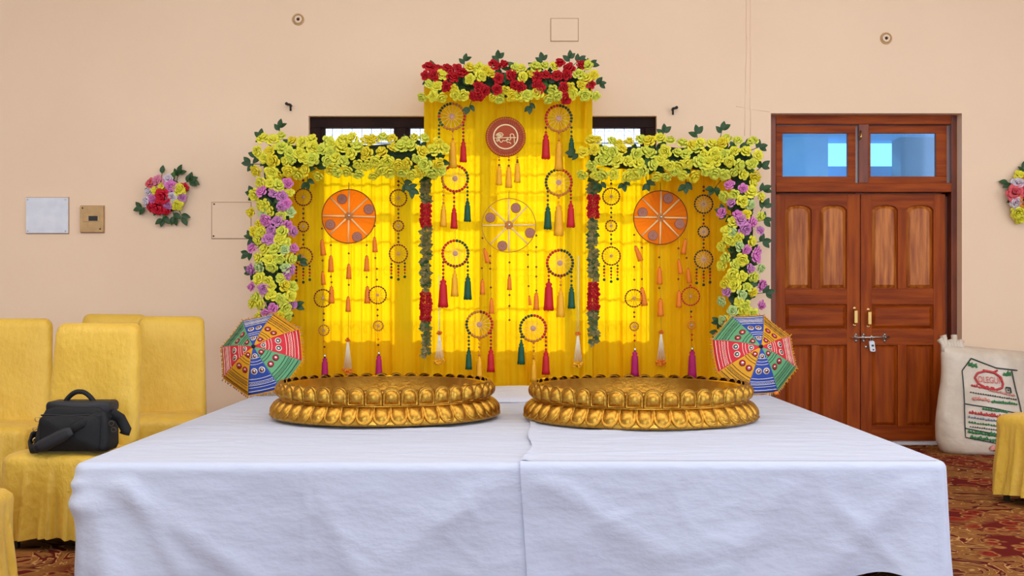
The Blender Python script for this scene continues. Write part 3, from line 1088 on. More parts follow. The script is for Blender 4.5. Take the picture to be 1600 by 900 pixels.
# eight beaded ring hangings of the central drape
W = 'white'
RINGS = [
    (706, 182, 162, [(.22, 'tan'), (.14, 'red'), (.26, 'tan'), (.1, 'green'), (.06, 'red'), (.22, 'dgreen')], (('green', 686, 220, 246), ('yellow', 707.5, 222, 262), ('red', 724, 223, 253)),
     'beaded ring at the top left of the central drape with green, yellow and red tassels'),
    (873, 185, 162, [(.3, 'dgreen'), (.36, 'tan'), (.34, 'red')], (('red', 853, 212, 248), ('yellow', 873.5, 224, 266), ('green', 893, 218, 246)),
     'beaded ring at the top right of the central drape, red tassel on its left'),
    (711, 279, 262, [(.17, 'red'), (.14, 'dgreen'), (.36, 'red'), (.2, 'tan'), (.13, 'red')], (('yellow', 693, 322, 354), ('red', 709.5, 327, 357), ('green', 730.5, 316, 346)),
     'beaded ring second from the top on the left, its red tassel in the middle'),
    (873, 285, 268, [(.36, 'red'), (.28, 'tan'), (.36, 'dgreen')], (('green', 856, 325, 358), ('yellow', 873, 322, 368), ('red', 892, 320, 355)),
     'beaded ring second from the top on the right, green tassel on its left'),
    (711.5, 396, 358, [(.3, 'dgreen'), (.32, 'maroon'), (.38, 'red')], (('red', 692.5, 438, 480), ('yellow', 710.5, 428, 463), ('green', 731, 434, 468)),
     'beaded ring third from the top on the left, beside the large bare wheel'),
    (875, 411, 368, [(.42, 'dgreen'), (.3, 'maroon'), (.28, 'red')], (('red', 857.5, 442, 485), ('yellow', 876, 456, 495), ('green', 893, 451, 482)),
     'beaded ring third from the top on the right, beside the large bare wheel'),
    (749, 507, 464, [(.06, 'maroon'), (.34, 'red'), (.22, 'tan'), (.2, 'dgreen'), (.18, 'tan')], (('green', 732.5, 549, 577), ('yellow', 749, 560, 591), ('red', 767, 548, 581)),
     'lowest left beaded ring of the central drape, hanging over the gap between the basins'),
    (833, 513, 488, [(.38, 'red'), (.22, 'tan'), (.4, 'dgreen')], (('green', 814.5, 537, 569), ('yellow', 834, 565, 596), ('red', 853, 551, 585)),
     'lowest right beaded ring of the central drape, nearest the right basin'),
]
for (u, v, vtop, arcs, tas, lab) in RINGS:
    t = thing('ring_hanging', P(u, v, HD), lab, 'wall hanging', 'beaded ring hangings of the central drape')
    cord(t, [(u, vtop), (u, v - 20)], HD, r=.35)
    ring(t, u, v, 20, HD, arcs, thick=3.8)
    for (mn, tu, t0, t1) in tas:
        side = 0 if abs(tu - u) < 6 else (1 if tu > u else -1)
        va = v + (20 if side == 0 else 11)
        cord(t, [(tu, va), (tu, t0)], HD, r=.3)
        ts = tassel(t, tu, t0, t1, HD, mn, .98 if mn == 'yellow' else 1.08)
        dk = {'green': 'dgreen', 'red': 'maroon', 'yellow': 'tan'}[mn]
        bb = []
        n = max(1, int((t0 - va) / 6))
        for k in range(n):
            bb.append((tu, va + (k + .5) * (t0 - va - 2) / n, k % 2, 2.0))
        bb.append((tu, t0 - 1, 1, 2.4))
        bb.append((tu, t0 + (t1 - t0) * .09, 0, 2.2))
        beads(t, bb, HD, [dk, mn], name='tassel_beads')

# round plaque with painted letters
pu, pv = 790, 214
pd = HD
px = pd / FPX
t = thing('round_plaque', P(pu, pv, pd), 'round brown plaque with cream Hindi lettering and three yellow tassels', 'plaque')
c = P(pu, pv, pd)
mb = MB().lathe([(31 * px, -.004), (31.5 * px, 0), (30.5 * px, .006), (27.5 * px, .008), (26.5 * px, .004), (20 * px, .004), (.0001, .004)], 56, c, ax=(0, -1, 0))
mb.build('plaque_disc', 'copper', t)
mb = MB()
for k in range(52):
    a = 2 * pi * k / 52
    mb.ball(c + Vector((29 * px * cos(a), -.007, 29 * px * sin(a))), 1.5 * px, 6)
mb.build('beaded_rim', 'tan', t)
mb = MB()
for k in range(44):
    a = 2 * pi * k / 44
    mb.tube([c + Vector((22 * px * cos(a), -.006, 22 * px * sin(a))), c + Vector((25.4 * px * cos(a + .05), -.006, 25.4 * px * sin(a + .05)))], .7 * px, 4)
mb.build('lace_border', 'medal', t)
MB().torus(c - Vector((0, .007, 0)), 18.8 * px, 1.15 * px, n=48, k=6).build('cream_ring', 'cream', t)


def L(x, y):        # plaque crop coordinates -> world
    return P(750 + x / 12.86, 175 + y / 12.86, pd - .008)


STROKES = [
    [(288, 522), (400, 520), (560, 515), (725, 515)],
    [(318, 470), (345, 440), (395, 418), (440, 425), (465, 455), (450, 485), (400, 500), (345, 500)],
    [(345, 455), (400, 450), (440, 465)], [(330, 480), (390, 470), (420, 485)],
    [(335, 525), (345, 560), (325, 585), (345, 600), (365, 580), (375, 550)],
    [(375, 525), (385, 560), (410, 610), (440, 605), (462, 570), (490, 580), (520, 575), (540, 545)],
    [(545, 540), (530, 575), (550, 610), (590, 605), (610, 625), (625, 640)], [(555, 520), (560, 550), (600, 565), (620, 545), (612, 520)],
    [(612, 520), (608, 450), (640, 438), (675, 450), (685, 500), (688, 560), (690, 628)],
    [(520, 575), (560, 560)],
]
mb = MB()
for st in STROKES:
    mb.tube([L(*q) for q in st], .72 * px, 6, flat=.6)
mb.build('lettering', 'cream', t)
cord(t, [(pu, 160), (pu, 183)], pd, r=.35)
for (tu, v0, v1) in ((780, 260, 289), (795, 261, 293), (808.5, 255, 285)):
    cord(t, [(tu, 242), (tu, v0)], pd, r=.3)
    tassel(t, tu, v0, v1, pd, 'yellow', 1.0)
    beads(t, [(tu, 246, 0, 1.3), (tu, 250, 1, 1.6), (tu, v0 - 2, 1, 2)], pd, ['tan', 'brown'], name='tassel_beads')


# large wheels with five bead strings each
def wheel(u, v, d, lab, medals, cloth, strings, topv):
    px = d / FPX
    c = P(u, v, d)
    t = thing('wheel_hanging', c, lab, 'wall hanging', 'large wheel hangings')
    r = 42
    cord(t, [(u, topv), (u, v - r)], d, 'brown', r=.6)
    MB().torus(c, r * px, .75 * px, n=64, k=6).build('wheel_rim', 'brown' if cloth else 'goldthread', t)
    if cloth:
        def fn(a, b_):
            an = a * 2 * pi
            rr = max(.001, b_) * (r - .5) * px
            return c + Vector((rr * sin(an), .004 + .0035 * sin(an * 30) * b_, rr * cos(an)))
        MB().grid(fn, 120, 6).build('orange_disc', 'orange_cloth', t)
    for k in range(8):
        a = 2 * pi * k / 8 + (.02 if cloth else -.01)
        mb = MB().tube([c + Vector((sin(a) * 6 * px, -.008, cos(a) * 6 * px)), c + Vector((sin(a) * 41 * px, -.004, cos(a) * 41 * px))], [1.5 * px, 1.2 * px], 6)
        mb.build('spoke', 'pale', t)
    for (du, dv) in medals:
        cc = P(u + du, v + dv, d - .006)
        m_ = MB().lathe([(8 * px, -.003), (8 * px, .002), (7.3 * px, .004), (.0001, .004)], 24, cc, ax=(0, -1, 0)).build('medallion', 'medal', t)
        mb = MB()
        for rr in (6.3, 4.6, 3.0):
            mb.torus(cc - Vector((0, .005, 0)), rr * px, .45 * px, n=24, k=4)
        mb.ball(cc - Vector((0, .005, 0)), 1.2 * px, 6)
        mb.build('spiral_braid', 'rosehub', m_)
    hb = MB().lathe([(6.5 * px, -.004), (6.8 * px, .006), (5 * px, .012), (.0001, .014)], 18, c, ax=(0, -1, 0))
    hb = hb.build('hub', 'tan', t)
    MB().ball(c + Vector((.004, -.016, .004)), 2.6 * px, 10).build('hub_mirror', 'mirror', hb)
    for (su, v0, items, endv) in strings:
        cord(t, [(su[0], v0), (su[-1], endv)], d, r=.35)
        bl = []
        for it in items:
            kind = it[0]
            if kind == 'b':
                bl.append((it[1], it[2], it[3] if len(it) > 3 else 0, 1.7))
            elif kind == 't':
                tassel(t, it[1], it[2], it[3], d, it[5] if len(it) > 5 else 'orange', 1.05, it[4] if len(it) > 4 else 0, 'small_tassel')
                bl.append((it[1], it[2], 0, 1.4))
            elif kind == 'r':
                ring(t, it[1], it[2], it[3], d - .012, [(1.0, it[4] if len(it) > 4 else 'maroon')], nb_=22 if it[3] > 10 else 14, spokes=12, thick=2.0, spoke='goldthread')
            elif kind == 'm':
                MB().lathe([(.1 * px, 0), (1.8 * px, -3 * px), (2.2 * px, -8 * px)], 10, P(it[1], it[2] - 8, d)).build('tassel_cap', 'mirror', t)
                tassel(t, it[1], it[2], it[3], d, 'magenta', .98, 0, 'magenta_tassel')
            elif kind == 'w':
                white_tassel(t, it[1], it[2], it[3], d)
        if bl:
            beads(t, bl, d, ['brown', 'maroon', 'dgreen', 'red', 'orange'], name='string_beads')
    return t


def white_tassel(parent, u, v0, v1, d, thread_from=None):
    """long thread, orange pompom, fan of white strands, fluffy orange ends"""
    px = d / FPX
    if thread_from:
        cord(parent, [(u + .5, thread_from), (u, v0)], d, 'white', r=.8, name='white_thread')
    mb = MB()
    c = P(u, v0, d)
    for k in range(60):
        a, b_ = RND.uniform(0, 6.28), RND.uniform(-1.4, 1.4)
        dr = Vector((cos(a) * cos(b_), sin(a) * cos(b_), sin(b_) * .7))
        mb.tube([c, c + dr * 5 * px], [.8 * px, .4 * px], 3, caps=False)
    tag(mb.build('pompom', 'orange', parent), kind='stuff')
    mb = MB()
    ve = v1 - 10
    for k in range(12):
        f = (k % 6) / 5 * 2 - 1
        mb.tube([P(u + f * 1.0, v0 + 3, d + (k // 6) * .01), P(u + f * 6, ve, d - .01 + (k // 6) * .02)], .5 * px, 5)
    tag(mb.build('white_strands', 'white', parent), kind='stuff')
    mb = MB()
    for k in range(26):
        f = RND.uniform(-1, 1)
        mb.ball(P(u + f * 7.5, ve + RND.uniform(1, 10) * (1 - .2 * abs(f)), d - RND.uniform(-.015, .02)), RND.uniform(1.4, 2.4) * px, 6)
    tag(mb.build('fluffy_ends', 'yellow' if u > 600 and u < 1000 else 'orange', parent), kind='stuff')


wheel(795, 352, HD, 'large bare gold-spoked wheel in the middle of the central drape', ((11, -27), (-29, -12), (33, 12), (-10, 32)), False, [
    ((754, 754), 358, [('b', 754, 372), ('t', 757, 389, 411, -.25), ('b', 753, 419), ('t', 754, 437, 460)], 440),
    ((766, 767), 384, [('b', 766, 400), ('b', 766, 411), ('b', 766, 420), ('b', 767, 449), ('t', 768, 467, 490)], 468),
    ((796, 796), 394, [('b', 796, 410), ('b', 796, 430), ('t', 796, 432, 453), ('b', 796, 461), ('b', 796, 478), ('b', 796, 500)], 500),
    ((825, 826), 384, [('b', 825, 398), ('b', 825, 417), ('b', 826, 447), ('t', 827, 463, 477, -.1)], 465),
    ((837, 838), 358, [('b', 838, 368), ('b', 838, 386), ('b', 838, 417), ('b', 838, 432), ('b', 838, 454), ('t', 838, 458, 484)], 460)], 300)
wheel(545, 338, HS, 'large orange cloth wheel on the left drape', ((-10.5, -27), (31, -11), (-29, 13), (13, 32)), True, [
    ((503, 505), 344, [('b', 503, 357), ('t', 503, 375, 399, -.1), ('b', 504, 407), ('t', 504, 425, 445, -.08), ('r', 504.5, 466, 13.5), ('b', 506, 490, 1), ('b', 506, 500, 2), ('r', 506, 516, 8, 'tan'), ('b', 506.5, 533, 4), ('b', 507, 542, 1), ('m', 507.5, 560, 594)], 556),
    ((517, 518), 368, [('b', 517, 383), ('t', 517, 400, 425), ('b', 517, 432), ('b', 518, 441), ('t', 518, 448, 474)], 448),
    ((545, 544), 380, [('b', 545, 396), ('t', 545, 413, 436), ('b', 545, 445), ('t', 544, 464, 487), ('w', 543.5, 531, 586)], 531),
    ((573, 573), 368, [('b', 573, 383), ('t', 573, 400, 424), ('b', 573, 433), ('t', 574, 448, 474)], 448),
    ((585, 591), 344, [('b', 585.5, 353), ('t', 585, 371, 394, -.05), ('b', 586.5, 403), ('b', 589, 420), ('b', 589, 437), ('r', 590, 461, 13.5), ('b', 590, 484, 1), ('b', 590, 493, 1), ('r', 591, 509, 7.5, 'tan'), ('b', 591, 530, 4), ('b', 591, 539, 2), ('m', 592, 556, 589)], 552)], 285)
wheel(1032, 340, HS, 'large orange cloth wheel on the right drape', ((12, -30), (-28, -8), (30, 10), (-12, 28)), True, [
    ((991, 991), 346, [('b', 991, 367), ('t', 993, 385, 409, -.35), ('b', 991, 417), ('b', 991, 437), ('r', 990.5, 466, 13.5), ('b', 991, 488, 1), ('b', 991, 495, 1), ('r', 991, 510, 6.5, 'tan'), ('b', 991.5, 524, 3), ('b', 991.5, 532, 3), ('m', 992, 550, 588)], 546),
    ((1003, 1004), 370, [('b', 1003, 387), ('b', 1003, 436), ('t', 1003, 450, 478, -.15)], 450),
    ((1031, 1033), 382, [('b', 1030, 402), ('t', 1030.5, 418, 444), ('b', 1030, 450), ('t', 1032, 467, 494), ('w', 1033, 519, 572)], 519),
    ((1060, 1061), 370, [('b', 1060, 388), ('t', 1060.5, 406, 428, -.15), ('b', 1060, 436), ('t', 1061, 455, 480)], 455),
    ((1073, 1081), 346, [('t', 1071, 374, 397, .15), ('b', 1073, 403), ('t', 1075, 420, 442, -.1), ('b', 1079, 446, 3), ('r', 1079, 463, 14, 'red'), ('b', 1080, 487, 2), ('b', 1080, 495, 3), ('r', 1080.5, 508, 6, 'orange'), ('b', 1081, 523, 3), ('b', 1081, 531, 3), ('m', 1081.5, 549, 590)], 545)], 285)

# the two white tassels on long threads
for (u, v0, v1, th, lab) in ((686.5, 520, 571, 430, 'long white-strand tassel with orange pompom at the left of the central drape'),
                             (903, 521, 575, 400, 'long white-strand tassel with orange pompom at the right of the central drape')):
    t = thing('white_tassel', P(u, v1, HD), lab, 'tassel', 'white tassels of the central drape')
    white_tassel(t, u, v0, v1, HD, th)

# bead chains with three small rings
for (u, r1, r2, r3, mr, lab) in ((474, (308, 13), (354, 8), (401, 14), 'maroon', 'bead chain with three small rings at the left edge of the left drape'),
                                 (622.5, (309.5, 13), (353, 8), (396.5, 14), 'maroon', 'bead chain with three small rings at the right edge of the left drape'),
                                 (955, (307, 13), (353, 8.5), (400, 14), 'maroon', 'bead chain with three small rings at the left edge of the right drape'),
                                 (1099.5, (319, 14), (362, 8.5), (405, 14), 'black', 'bead chain with three small rings at the right edge of the right drape')):
    t = thing('bead_chain', P(u, r3[0], HS), lab, 'wall hanging', 'bead chains with rings')
    cord(t, [(u, 270), (u, r3[0] - r3[1])], HS, r=.3)
    for (rv, rr) in (r1, r2, r3):
        ring(t, u, rv, rr, HS - .006, [(1.0, mr)], nb_=22 if rr > 10 else 14, spokes=14, thick=2.1, spoke='goldthread' if mr == 'maroon' else 'white')
    bl = []
    for v in (r1[0] - r1[1] - 13, r1[0] - r1[1] - 7):
        bl.append((u, v, 1, 2.0))
    for (va, vb) in ((r1[0] + r1[1], r2[0] - r2[1]), (r2[0] + r2[1], r3[0] - r3[1])):
        n = 3
        for k in range(n):
            bl.append((u, va + (vb - va) * (k + .7) / (n + .4), (0, 2, 1)[k], 1.8))
    beads(t, bl, HS, ['brown', 'maroon', 'dgreen', 'red'], name='chain_beads')
    for du, dv in ((-11, -3), (0, 0), (10, -4)):
        v0 = r3[0] + r3[1] + dv
        cord(t, [(u + du, v0 - 1), (u + du, v0 + 27)], HS, r=.25)
        beads(t, [(u + du, v0 + 5, 2, 1.8), (u + du, v0 + 10, 1, 1.8), (u + du, v0 + 15, 3, 1.9), (u + du, v0 + 20, 0, 1.5), (u + du, v0 + 26, 2, 2.3)], HS, ['brown', 'maroon', 'dgreen', 'red'], name='drop_beads')

# ------------------------------------------------------------------ platforms and white sheets
TX0, TX1, TY0, TY1, TZ = -1.835, 1.825, 4.79, 8.42, .50
for (a, c, lab) in ((TX0 + .03, -.01, 'low wooden platform under the left white sheet'), (.01, TX1 - .03, 'low wooden platform under the right white sheet')):
    t = thing('platform', ((a + c) / 2, (TY0 + TY1) / 2, 0), lab, 'platform', 'low platforms under the sheets')
    MB().box(a, c, TY0 + .04, TY1 - .04, TZ - .06, TZ - .012).build('platform_top', 'wood_frame', t, smooth=False)
    for x in (a + .06, c - .06):
        for y in (TY0 + .12, (TY0 + TY1) / 2, TY1 - .1):
            MB().box(x - .03, x + .03, y - .03, y + .03, 0, TZ - .06).build('leg', 'wood_frame', t, smooth=False)


def ridge(x, y, sd, amp):
    """long shallow creases across the cloth"""
    z = 0
    rr = random.Random(sd)
    for k in range(46):
        cx, cy, an, ln, w = rr.uniform(TX0, TX1), rr.uniform(TY0, TY1), rr.gauss(0, .35), rr.uniform(.25, .8), rr.uniform(.018, .04)
        dx_, dy_ = x - cx, y - cy
        a, b_ = dx_ * cos(an) + dy_ * sin(an), -dx_ * sin(an) + dy_ * cos(an)
        if abs(a) < ln * 1.6 and abs(b_) < w * 4:
            z += amp * math.exp(-(b_ / w) ** 2) * math.exp(-(a / ln) ** 4)
    return z + .0025 * nz(x * 3, y * 4, sd)


def sheet(side, lift, sd, label):
    """half of the table cover: top plus skirts round one side and the front"""
    x_in = .20 if side < 0 else .034
    x_out = TX0 if side < 0 else TX1
    rc = .035
    mb = MB()

    def top(s_, t):
        y = TY0 + rc + (TY1 - TY0 - rc) * t
        xi = x_in
        if side > 0:
            xi = x_in + .055 * min(1, t / .14) + .01 * sin(t * 20)
        x = (x_out - side * rc * -1 * -1) if False else None
        xo = x_out + (rc if side < 0 else -rc)
        x = xo + (xi - xo) * s_
        z = TZ + lift + ridge(x, y, sd, .006)
        edge = min(1, s_ * 20) * min(1, t * 25)
        z = TZ + lift + (z - TZ - lift) * edge
        if side > 0 and s_ > .985:
            z += .004
        return Vector((x, y, z))
    mb.grid(top, 90, 90, flip=(side > 0))
    # skirt path in plan: rear corner -> front corner -> inner end of the front
    path = []
    n1 = 60
    for k in range(n1):
        path.append((x_out, TY1 - (TY1 - TY0 - .06) * k / n1, side, 0.0))
    for k in range(13):
        a = pi / 2 * k / 12
        path.append((x_out - side * .06 + side * .06 * cos(a), TY0 + .06 - .06 * sin(a), side * cos(a), -sin(a)))
    n2 = 110
    xa = x_out - side * .06
    for k in range(1, n2 + 1):
        path.append((xa + (x_in - xa) * k / n2, TY0, 0.0, -1.0))
    rows = 34
    rr_ = random.Random(sd * 17 + 3)
    diag = [(-1.70, .05, -1.05, 1.0, .012, .05), (-1.62, .02, -1.35, 1.0, .010, .04), (-.80, .25, -.62, 1.0, .008, .05), (-.05, .05, -.55, .9, .009, .06),
            (.10, .06, .62, .75, .011, .06), (.62, .75, 1.05, .60, .008, .06), (1.15, .1, .85, 1.0, .008, .05), (1.70, .08, 1.30, .9, .011, .06), (1.30, .2, 1.60, .95, .007, .04)]
    for _ in range(22):
        xx0, tt0, an = rr_.uniform(TX0, TX1), rr_.uniform(.05, .9), rr_.uniform(-1.2, 1.2)
        diag.append((xx0, tt0, xx0 + .22 * sin(an), tt0 + .35 * cos(an), rr_.uniform(.0015, .0035), rr_.uniform(.012, .025)))
    N = len(path)
    acc = [0.0]
    for i in range(1, N):
        acc.append(acc[-1] + math.hypot(path[i][0] - path[i - 1][0], path[i][1] - path[i - 1][1]))
    corner_s = acc[n1 + 6]
    vv = []
    for i, (x, y, nx, ny) in enumerate(path):
        s_ = acc[i]
        hem = .012 + .006 * sin(s_ * 3 + sd)
        if side > 0 and ny < -.9:
            hem += .036 * math.exp(-((x - 1.54) / .13) ** 2)
        ds = s_ - corner_s
        for j in range(rows + 1):
            if j <= 6:
                a = pi / 2 * j / 6
                off, z = -rc + rc * sin(a), TZ + lift - rc + rc * cos(a)
                t = 0.0
            else:
                t = (j - 6) / (rows - 6)
                z = (TZ + lift - rc) * (1 - t) + hem * t
                off = 0.0
            # cone folds hanging from the corner, soft diagonal folds elsewhere
            f = .030 * t * math.exp(-((ds - .06 - .10 * t) / .07) ** 2) + .022 * t * math.exp(-((ds + .10 + .06 * t) / .06) ** 2)
            f += .012 * t * (sin(s_ * 6.3 + 1.2 * sd + t * 1.1) + .6 * sin(s_ * 11.9 + sd * 2 - t * 1.7))
            f += .008 * min(1, t * 3) * nz(s_ * 2.2 + .8 * t, t * 2.0, sd * 3)
            f += .010 * t
            f += .0025 * math.exp(-((x + .86) / .006) ** 2) * (1 if ny < -.9 else 0)
            if ny < -.9:
                for (xa_, ta_, xb_, tb_, am_, wd_) in diag:
                    ex, et = (xb_ - xa_), (tb_ - ta_) * .46
                    ll = ex * ex + et * et
                    pr = ((x - xa_) * ex + (t - ta_) * .46 * et) / ll
                    if -.15 < pr < 1.15:
                        dq = abs((x - xa_) * et - (t - ta_) * .46 * ex) / ll ** .5
                        if dq < wd_ * 3:
                            f += am_ * math.exp(-(dq / wd_) ** 2) * max(0, min(1, (pr + .15) * 4)) * max(0, min(1, (1.15 - pr) * 4)) * min(1, t * 8)
            if side < 0:
                f += .026 * math.exp(-((t - .30) / .10) ** 2) * math.exp(-((ds) / .09) ** 2)
                f += .02 * math.exp(-((t - .12) / .05) ** 2) * math.exp(-((ds) / .05) ** 2)
            xx = x + nx * (off + f)
            if ny < -.9 and side > 0:
                xx += .030 * t * max(0, 1 - (x - x_in) / .5)
            vv.append(Vector((xx, y + ny * (off + f) - (.008 if side > 0 else 0) * (1 if ny < -.9 else 0), z)))
    ff = []
    w = rows + 1
    for i in range(N - 1):
        for j in range(rows):
            q = (i * w + j, i * w + j + 1, (i + 1) * w + j + 1, (i + 1) * w + j)
            ff.append(q if side < 0 else tuple(reversed(q)))
    mb.add(vv, ff)
    return single('white_sheet', mb, 'cloth_white', label, 'sheet', origin=((x_in + x_out) / 2, 6.6, 0))


sheet(-1, .0, 1, 'left white cotton sheet over the low platform, under the left gold basin')
sheet(1, .007, 2, 'right white cotton sheet over the low platform, its edge lapping the left sheet')

# bunched sheet in the gap at the back
mb = MB()


def bunch(a, b_):
    x = -.40 + .88 * a
    y = 7.55 + .82 * b_
    e = max(0, 1 - abs(2 * a - 1) ** 3) * max(0, 1 - abs(2 * b_ - 1) ** 3)
    z = TZ + .004 + .012 * min(1, e * 6) + e ** .5 * (.066 + .02 * nz(x * 3, y * 2, 4) + .016 * nz(x * 7, y * 6, 9) - .03 * max(0, a - .6)) * (.35 + .65 * b_)
    return Vector((x, y, z))


mb.grid(bunch, 44, 30)
single('bunched_sheet', mb, 'cloth_white_soft', 'rumpled white cloth bunched between the two gold basins at the back', 'cloth', origin=(.04, 7.9, TZ))
mb = MB()
p = P(1213, 623, 8.0)
mb.lathe([(.0001, -.012), (.016, -.008), (.018, .006), (.008, .014), (.0001, .015)], 9, (p.x, p.y, TZ + .026))
single('marigold_bud', mb, 'orange', 'tiny orange crumb on the white sheet by the right umbrella', 'flower', origin=(p.x, p.y, TZ + .012))

# ------------------------------------------------------------------ lotus basins
def petal_mesh():
    """shield with raised border and domed middle, rounded end up; x width 1, z 0..1, outward -y"""
    pts = [(-.5, 0), (0, 0), (.5, 0), (.5, .28)]
    for k in range(0, 11):
        a = pi * k / 10
        ca, sa = cos(a), sin(a)
        pts.append((.5 * math.copysign(abs(ca) ** .92, ca), .5 + .5 * abs(sa) ** .92))
    pts += [(-.5, .28)]
    mb = MB()
    cz = .48
    rings = []
    for (k, y) in ((1.0, .10), (1.0, -.02), (.95, -.06), (.89, -.06), (.85, -.03), (.72, -.12), (.45, -.20), (.15, -.23)):
        rings.append([Vector((x * k, y, cz + (z - cz) * k)) for x, z in pts])
    mb.loft(rings, cap0=False)
    return mb.mesh('petal', 'gold')


PETAL = petal_mesh()


def basin(cx, cy, label):
    z0 = TZ + .017
    t = thing('lotus_basin', (cx, cy, z0), label, 'basin', 'gold lotus basins')
    prof = [(.60, 0), (.645, 0), (.650, .012), (.625, .055), (.585, .092), (.575, .1), (.582, .112), (.592, .14), (.586, .172), (.572, .186), (.552, .182), (.535, .06), (.52, .05), (.0001, .05)]
    MB().lathe(prof, 128, (cx, cy, z0), cap=False).build('basin_body', 'gold', t)
    MB().torus((cx, cy, z0 + .1), .590, .007, ax=(0, 0, 1), n=96, k=6).build('waist_moulding', 'gold', t)
    n = 40
    from mathutils import Quaternion
    for k in range(n):
        a = 2 * pi * k / n
        rad = Vector((cos(a), sin(a), 0))
        q = Quaternion((0, 0, 1), a + pi / 2)
        o = inst('petal', PETAL, t, Vector((cx, cy, z0 + .104)) + rad * .592, q, (.0945, .15, .098))
        o.rotation_quaternion = q @ Quaternion((1, 0, 0), R_(4))
    n = 44
    for k in range(n):
        a = 2 * pi * (k + .5) / n
        rad = Vector((cos(a), sin(a), 0))
        up = Vector((0, 0, 1))
        zl = (rad * .62 - up * .78).normalized()
        yl = -(rad * .78 + up * .62).normalized()
        xl = yl.cross(zl)
        q = Matrix((xl, yl, zl)).transposed().to_quaternion()
        inst('petal', PETAL, t, Vector((cx, cy, z0 + .100)) + rad * .584, q, (.0935, .13, .118))


basin(-.726, 6.64, 'left gold lotus-petal basin on the white sheet')
basin(.722, 6.50, 'right gold lotus-petal basin on the white sheet')

# ------------------------------------------------------------------ embroidered umbrellas
def umbrella(cu, cv, d, axis, spin, label):
    C = P(cu, cv, d)
    a = Vector(axis).normalized()
    e1 = Vector((1, 0, 0))
    e1 = (e1 - a * e1.dot(a)).normalized()
    e2 = e1.cross(a).normalized()
    if e2.z < 0:
        e2 = -e2
    Rr, H = .314, .15
    t = thing('umbrella', (C.x, C.y, TZ + .01), label, 'umbrella', 'embroidered umbrellas')

    def pt(phi, rho, k0, lift=0.0):
        """phi clockwise from up, canopy surface"""
        f = ((phi - k0) / (pi / 4))
        sag = 1 - .075 * (1 - (2 * f - 1) ** 2) * rho
        rr = Rr * rho * sag
        hz = H * (1 - rho ** 1.7) - .012 * (1 - (2 * f - 1) ** 2) * rho
        return C + e1 * (rr * sin(phi)) + e2 * (rr * cos(phi)) + a * (hz + lift)

    cols = ('ublue', 'uyellow', 'ured', 'ugreen')
    for k in range(8):
        k0 = spin + (k - 1) * pi / 4
        cn = cols[k % 4]
        mb = MB().grid(lambda s_, r_: pt(k0 + s_ * pi / 4, .02 + .98 * r_, k0), 10, 12)
        pn = mb.build('canopy_panel', cn, t, solid=.003)
        thr = 'white' if cn in ('ublue', 'ured') else 'black'
        st = MB()
        for rho, w in ((.27, .0022), (.34, .0022), (.40, .0022), (.70, .0025), (.76, .0022), (.82, .0025), (.87, .002), (.94, .003)):
            pts = [pt(k0 + pi / 4 * (.02 + .96 * j / 12), rho, k0, .002 + .001 * sin(j * 2 + rho * 9)) for j in range(13)]
            st.tube(pts, w, 5, mi=0)
        zz = [pt(k0 + pi / 4 * (.04 + .92 * j / 20), .79 + .015 * (j % 2) - .007, k0, .002) for j in range(21)]
        st.tube(zz, .0016, 4, mi=0)
        tag(st.build('stitching', thr, pn), kind='stuff')
        rim = {'ublue': 'white', 'ured': 'white', 'uyellow': 'maroon', 'ugreen': 'maroon'}[cn]
        inn = {'ublue': 'maroon', 'ured': 'black', 'uyellow': 'ured', 'ugreen': 'ured'}[cn]
        for (f, rho, rr) in ((.5, .22, .019), (.28, .54, .023), (.72, .54, .023)):
            c = pt(k0 + pi / 4 * f, rho, k0, .003)
            q = pt(k0 + pi / 4 * f, rho + .05, k0, .003)
            s2 = pt(k0 + pi / 4 * (f + .05), rho, k0, .003)
            nn = (q - c).cross(s2 - c).normalized()
            if nn.dot(a) < 0:
                nn = -nn
            m_ = MB().lathe([(rr, -.001), (rr, .002), (rr * .72, .003)], 14, c, 0, ax=nn)
            m_.lathe([(rr * .72, .002), (rr * .70, .004), (rr * .45, .005)], 14, c, 1, ax=nn)
            m_.lathe([(rr * .45, .004), (rr * .42, .0055), (.0001, .006)], 14, c, 2, ax=nn)
            m_.build('mirror_disc', [rim, inn, 'mirror'], pn)
        rb = MB().tube([pt(k0, r_, k0, -.006) for r_ in (.02, .3, .6, .85, 1.0)], .003, 5)
        rb.build('rib', 'black_metal', t)
    fr = MB()
    n = 104
    for i in range(n):
        ph = spin + 2 * pi * i / n
        k0 = spin + math.floor((ph - spin) / (pi / 4) + 1e-6) * pi / 4
        p0 = pt(ph, 1.0, k0)
        p1 = pt(ph + RND.uniform(-.03, .03), 1.055, k0, RND.uniform(-.005, .01))
        fr.tube([p0, p1], [.003, .0045], 4, mi=RND.choice((0, 0, 1, 2)))
    edge = [pt(spin + 2 * pi * i / 96, 1.0, spin + math.floor(i / 12) * pi / 4) for i in range(96)]
    fr.tube(edge, .0035, 5, closed=True, mi=0)
    tag(fr.build('fringe', ['uyellow', 'orange', 'rosehub'], t), kind='stuff')
    MB().lathe([(.016, 0), (.013, .012), (.006, .03), (.0001, .034)], 10, C + a * (H - .004), ax=a).build('tip', 'black', t)
    MB().tube([C + a * H, C - a * .26], .006, 8).build('shaft', 'wood', t)
    MB().tube([C - a * .26, C - a * .34], .011, 8).build('grip', 'black', t)


umbrella(408.5, 553, 8.18, (-.17, -.90, .38), R_(13), 'round embroidered patchwork umbrella leaning at the left end of the backdrop')
umbrella(1178.5, 553, 8.18, (.12, -.91, .38), R_(17), 'round embroidered patchwork umbrella leaning at the right end, in front of the door')

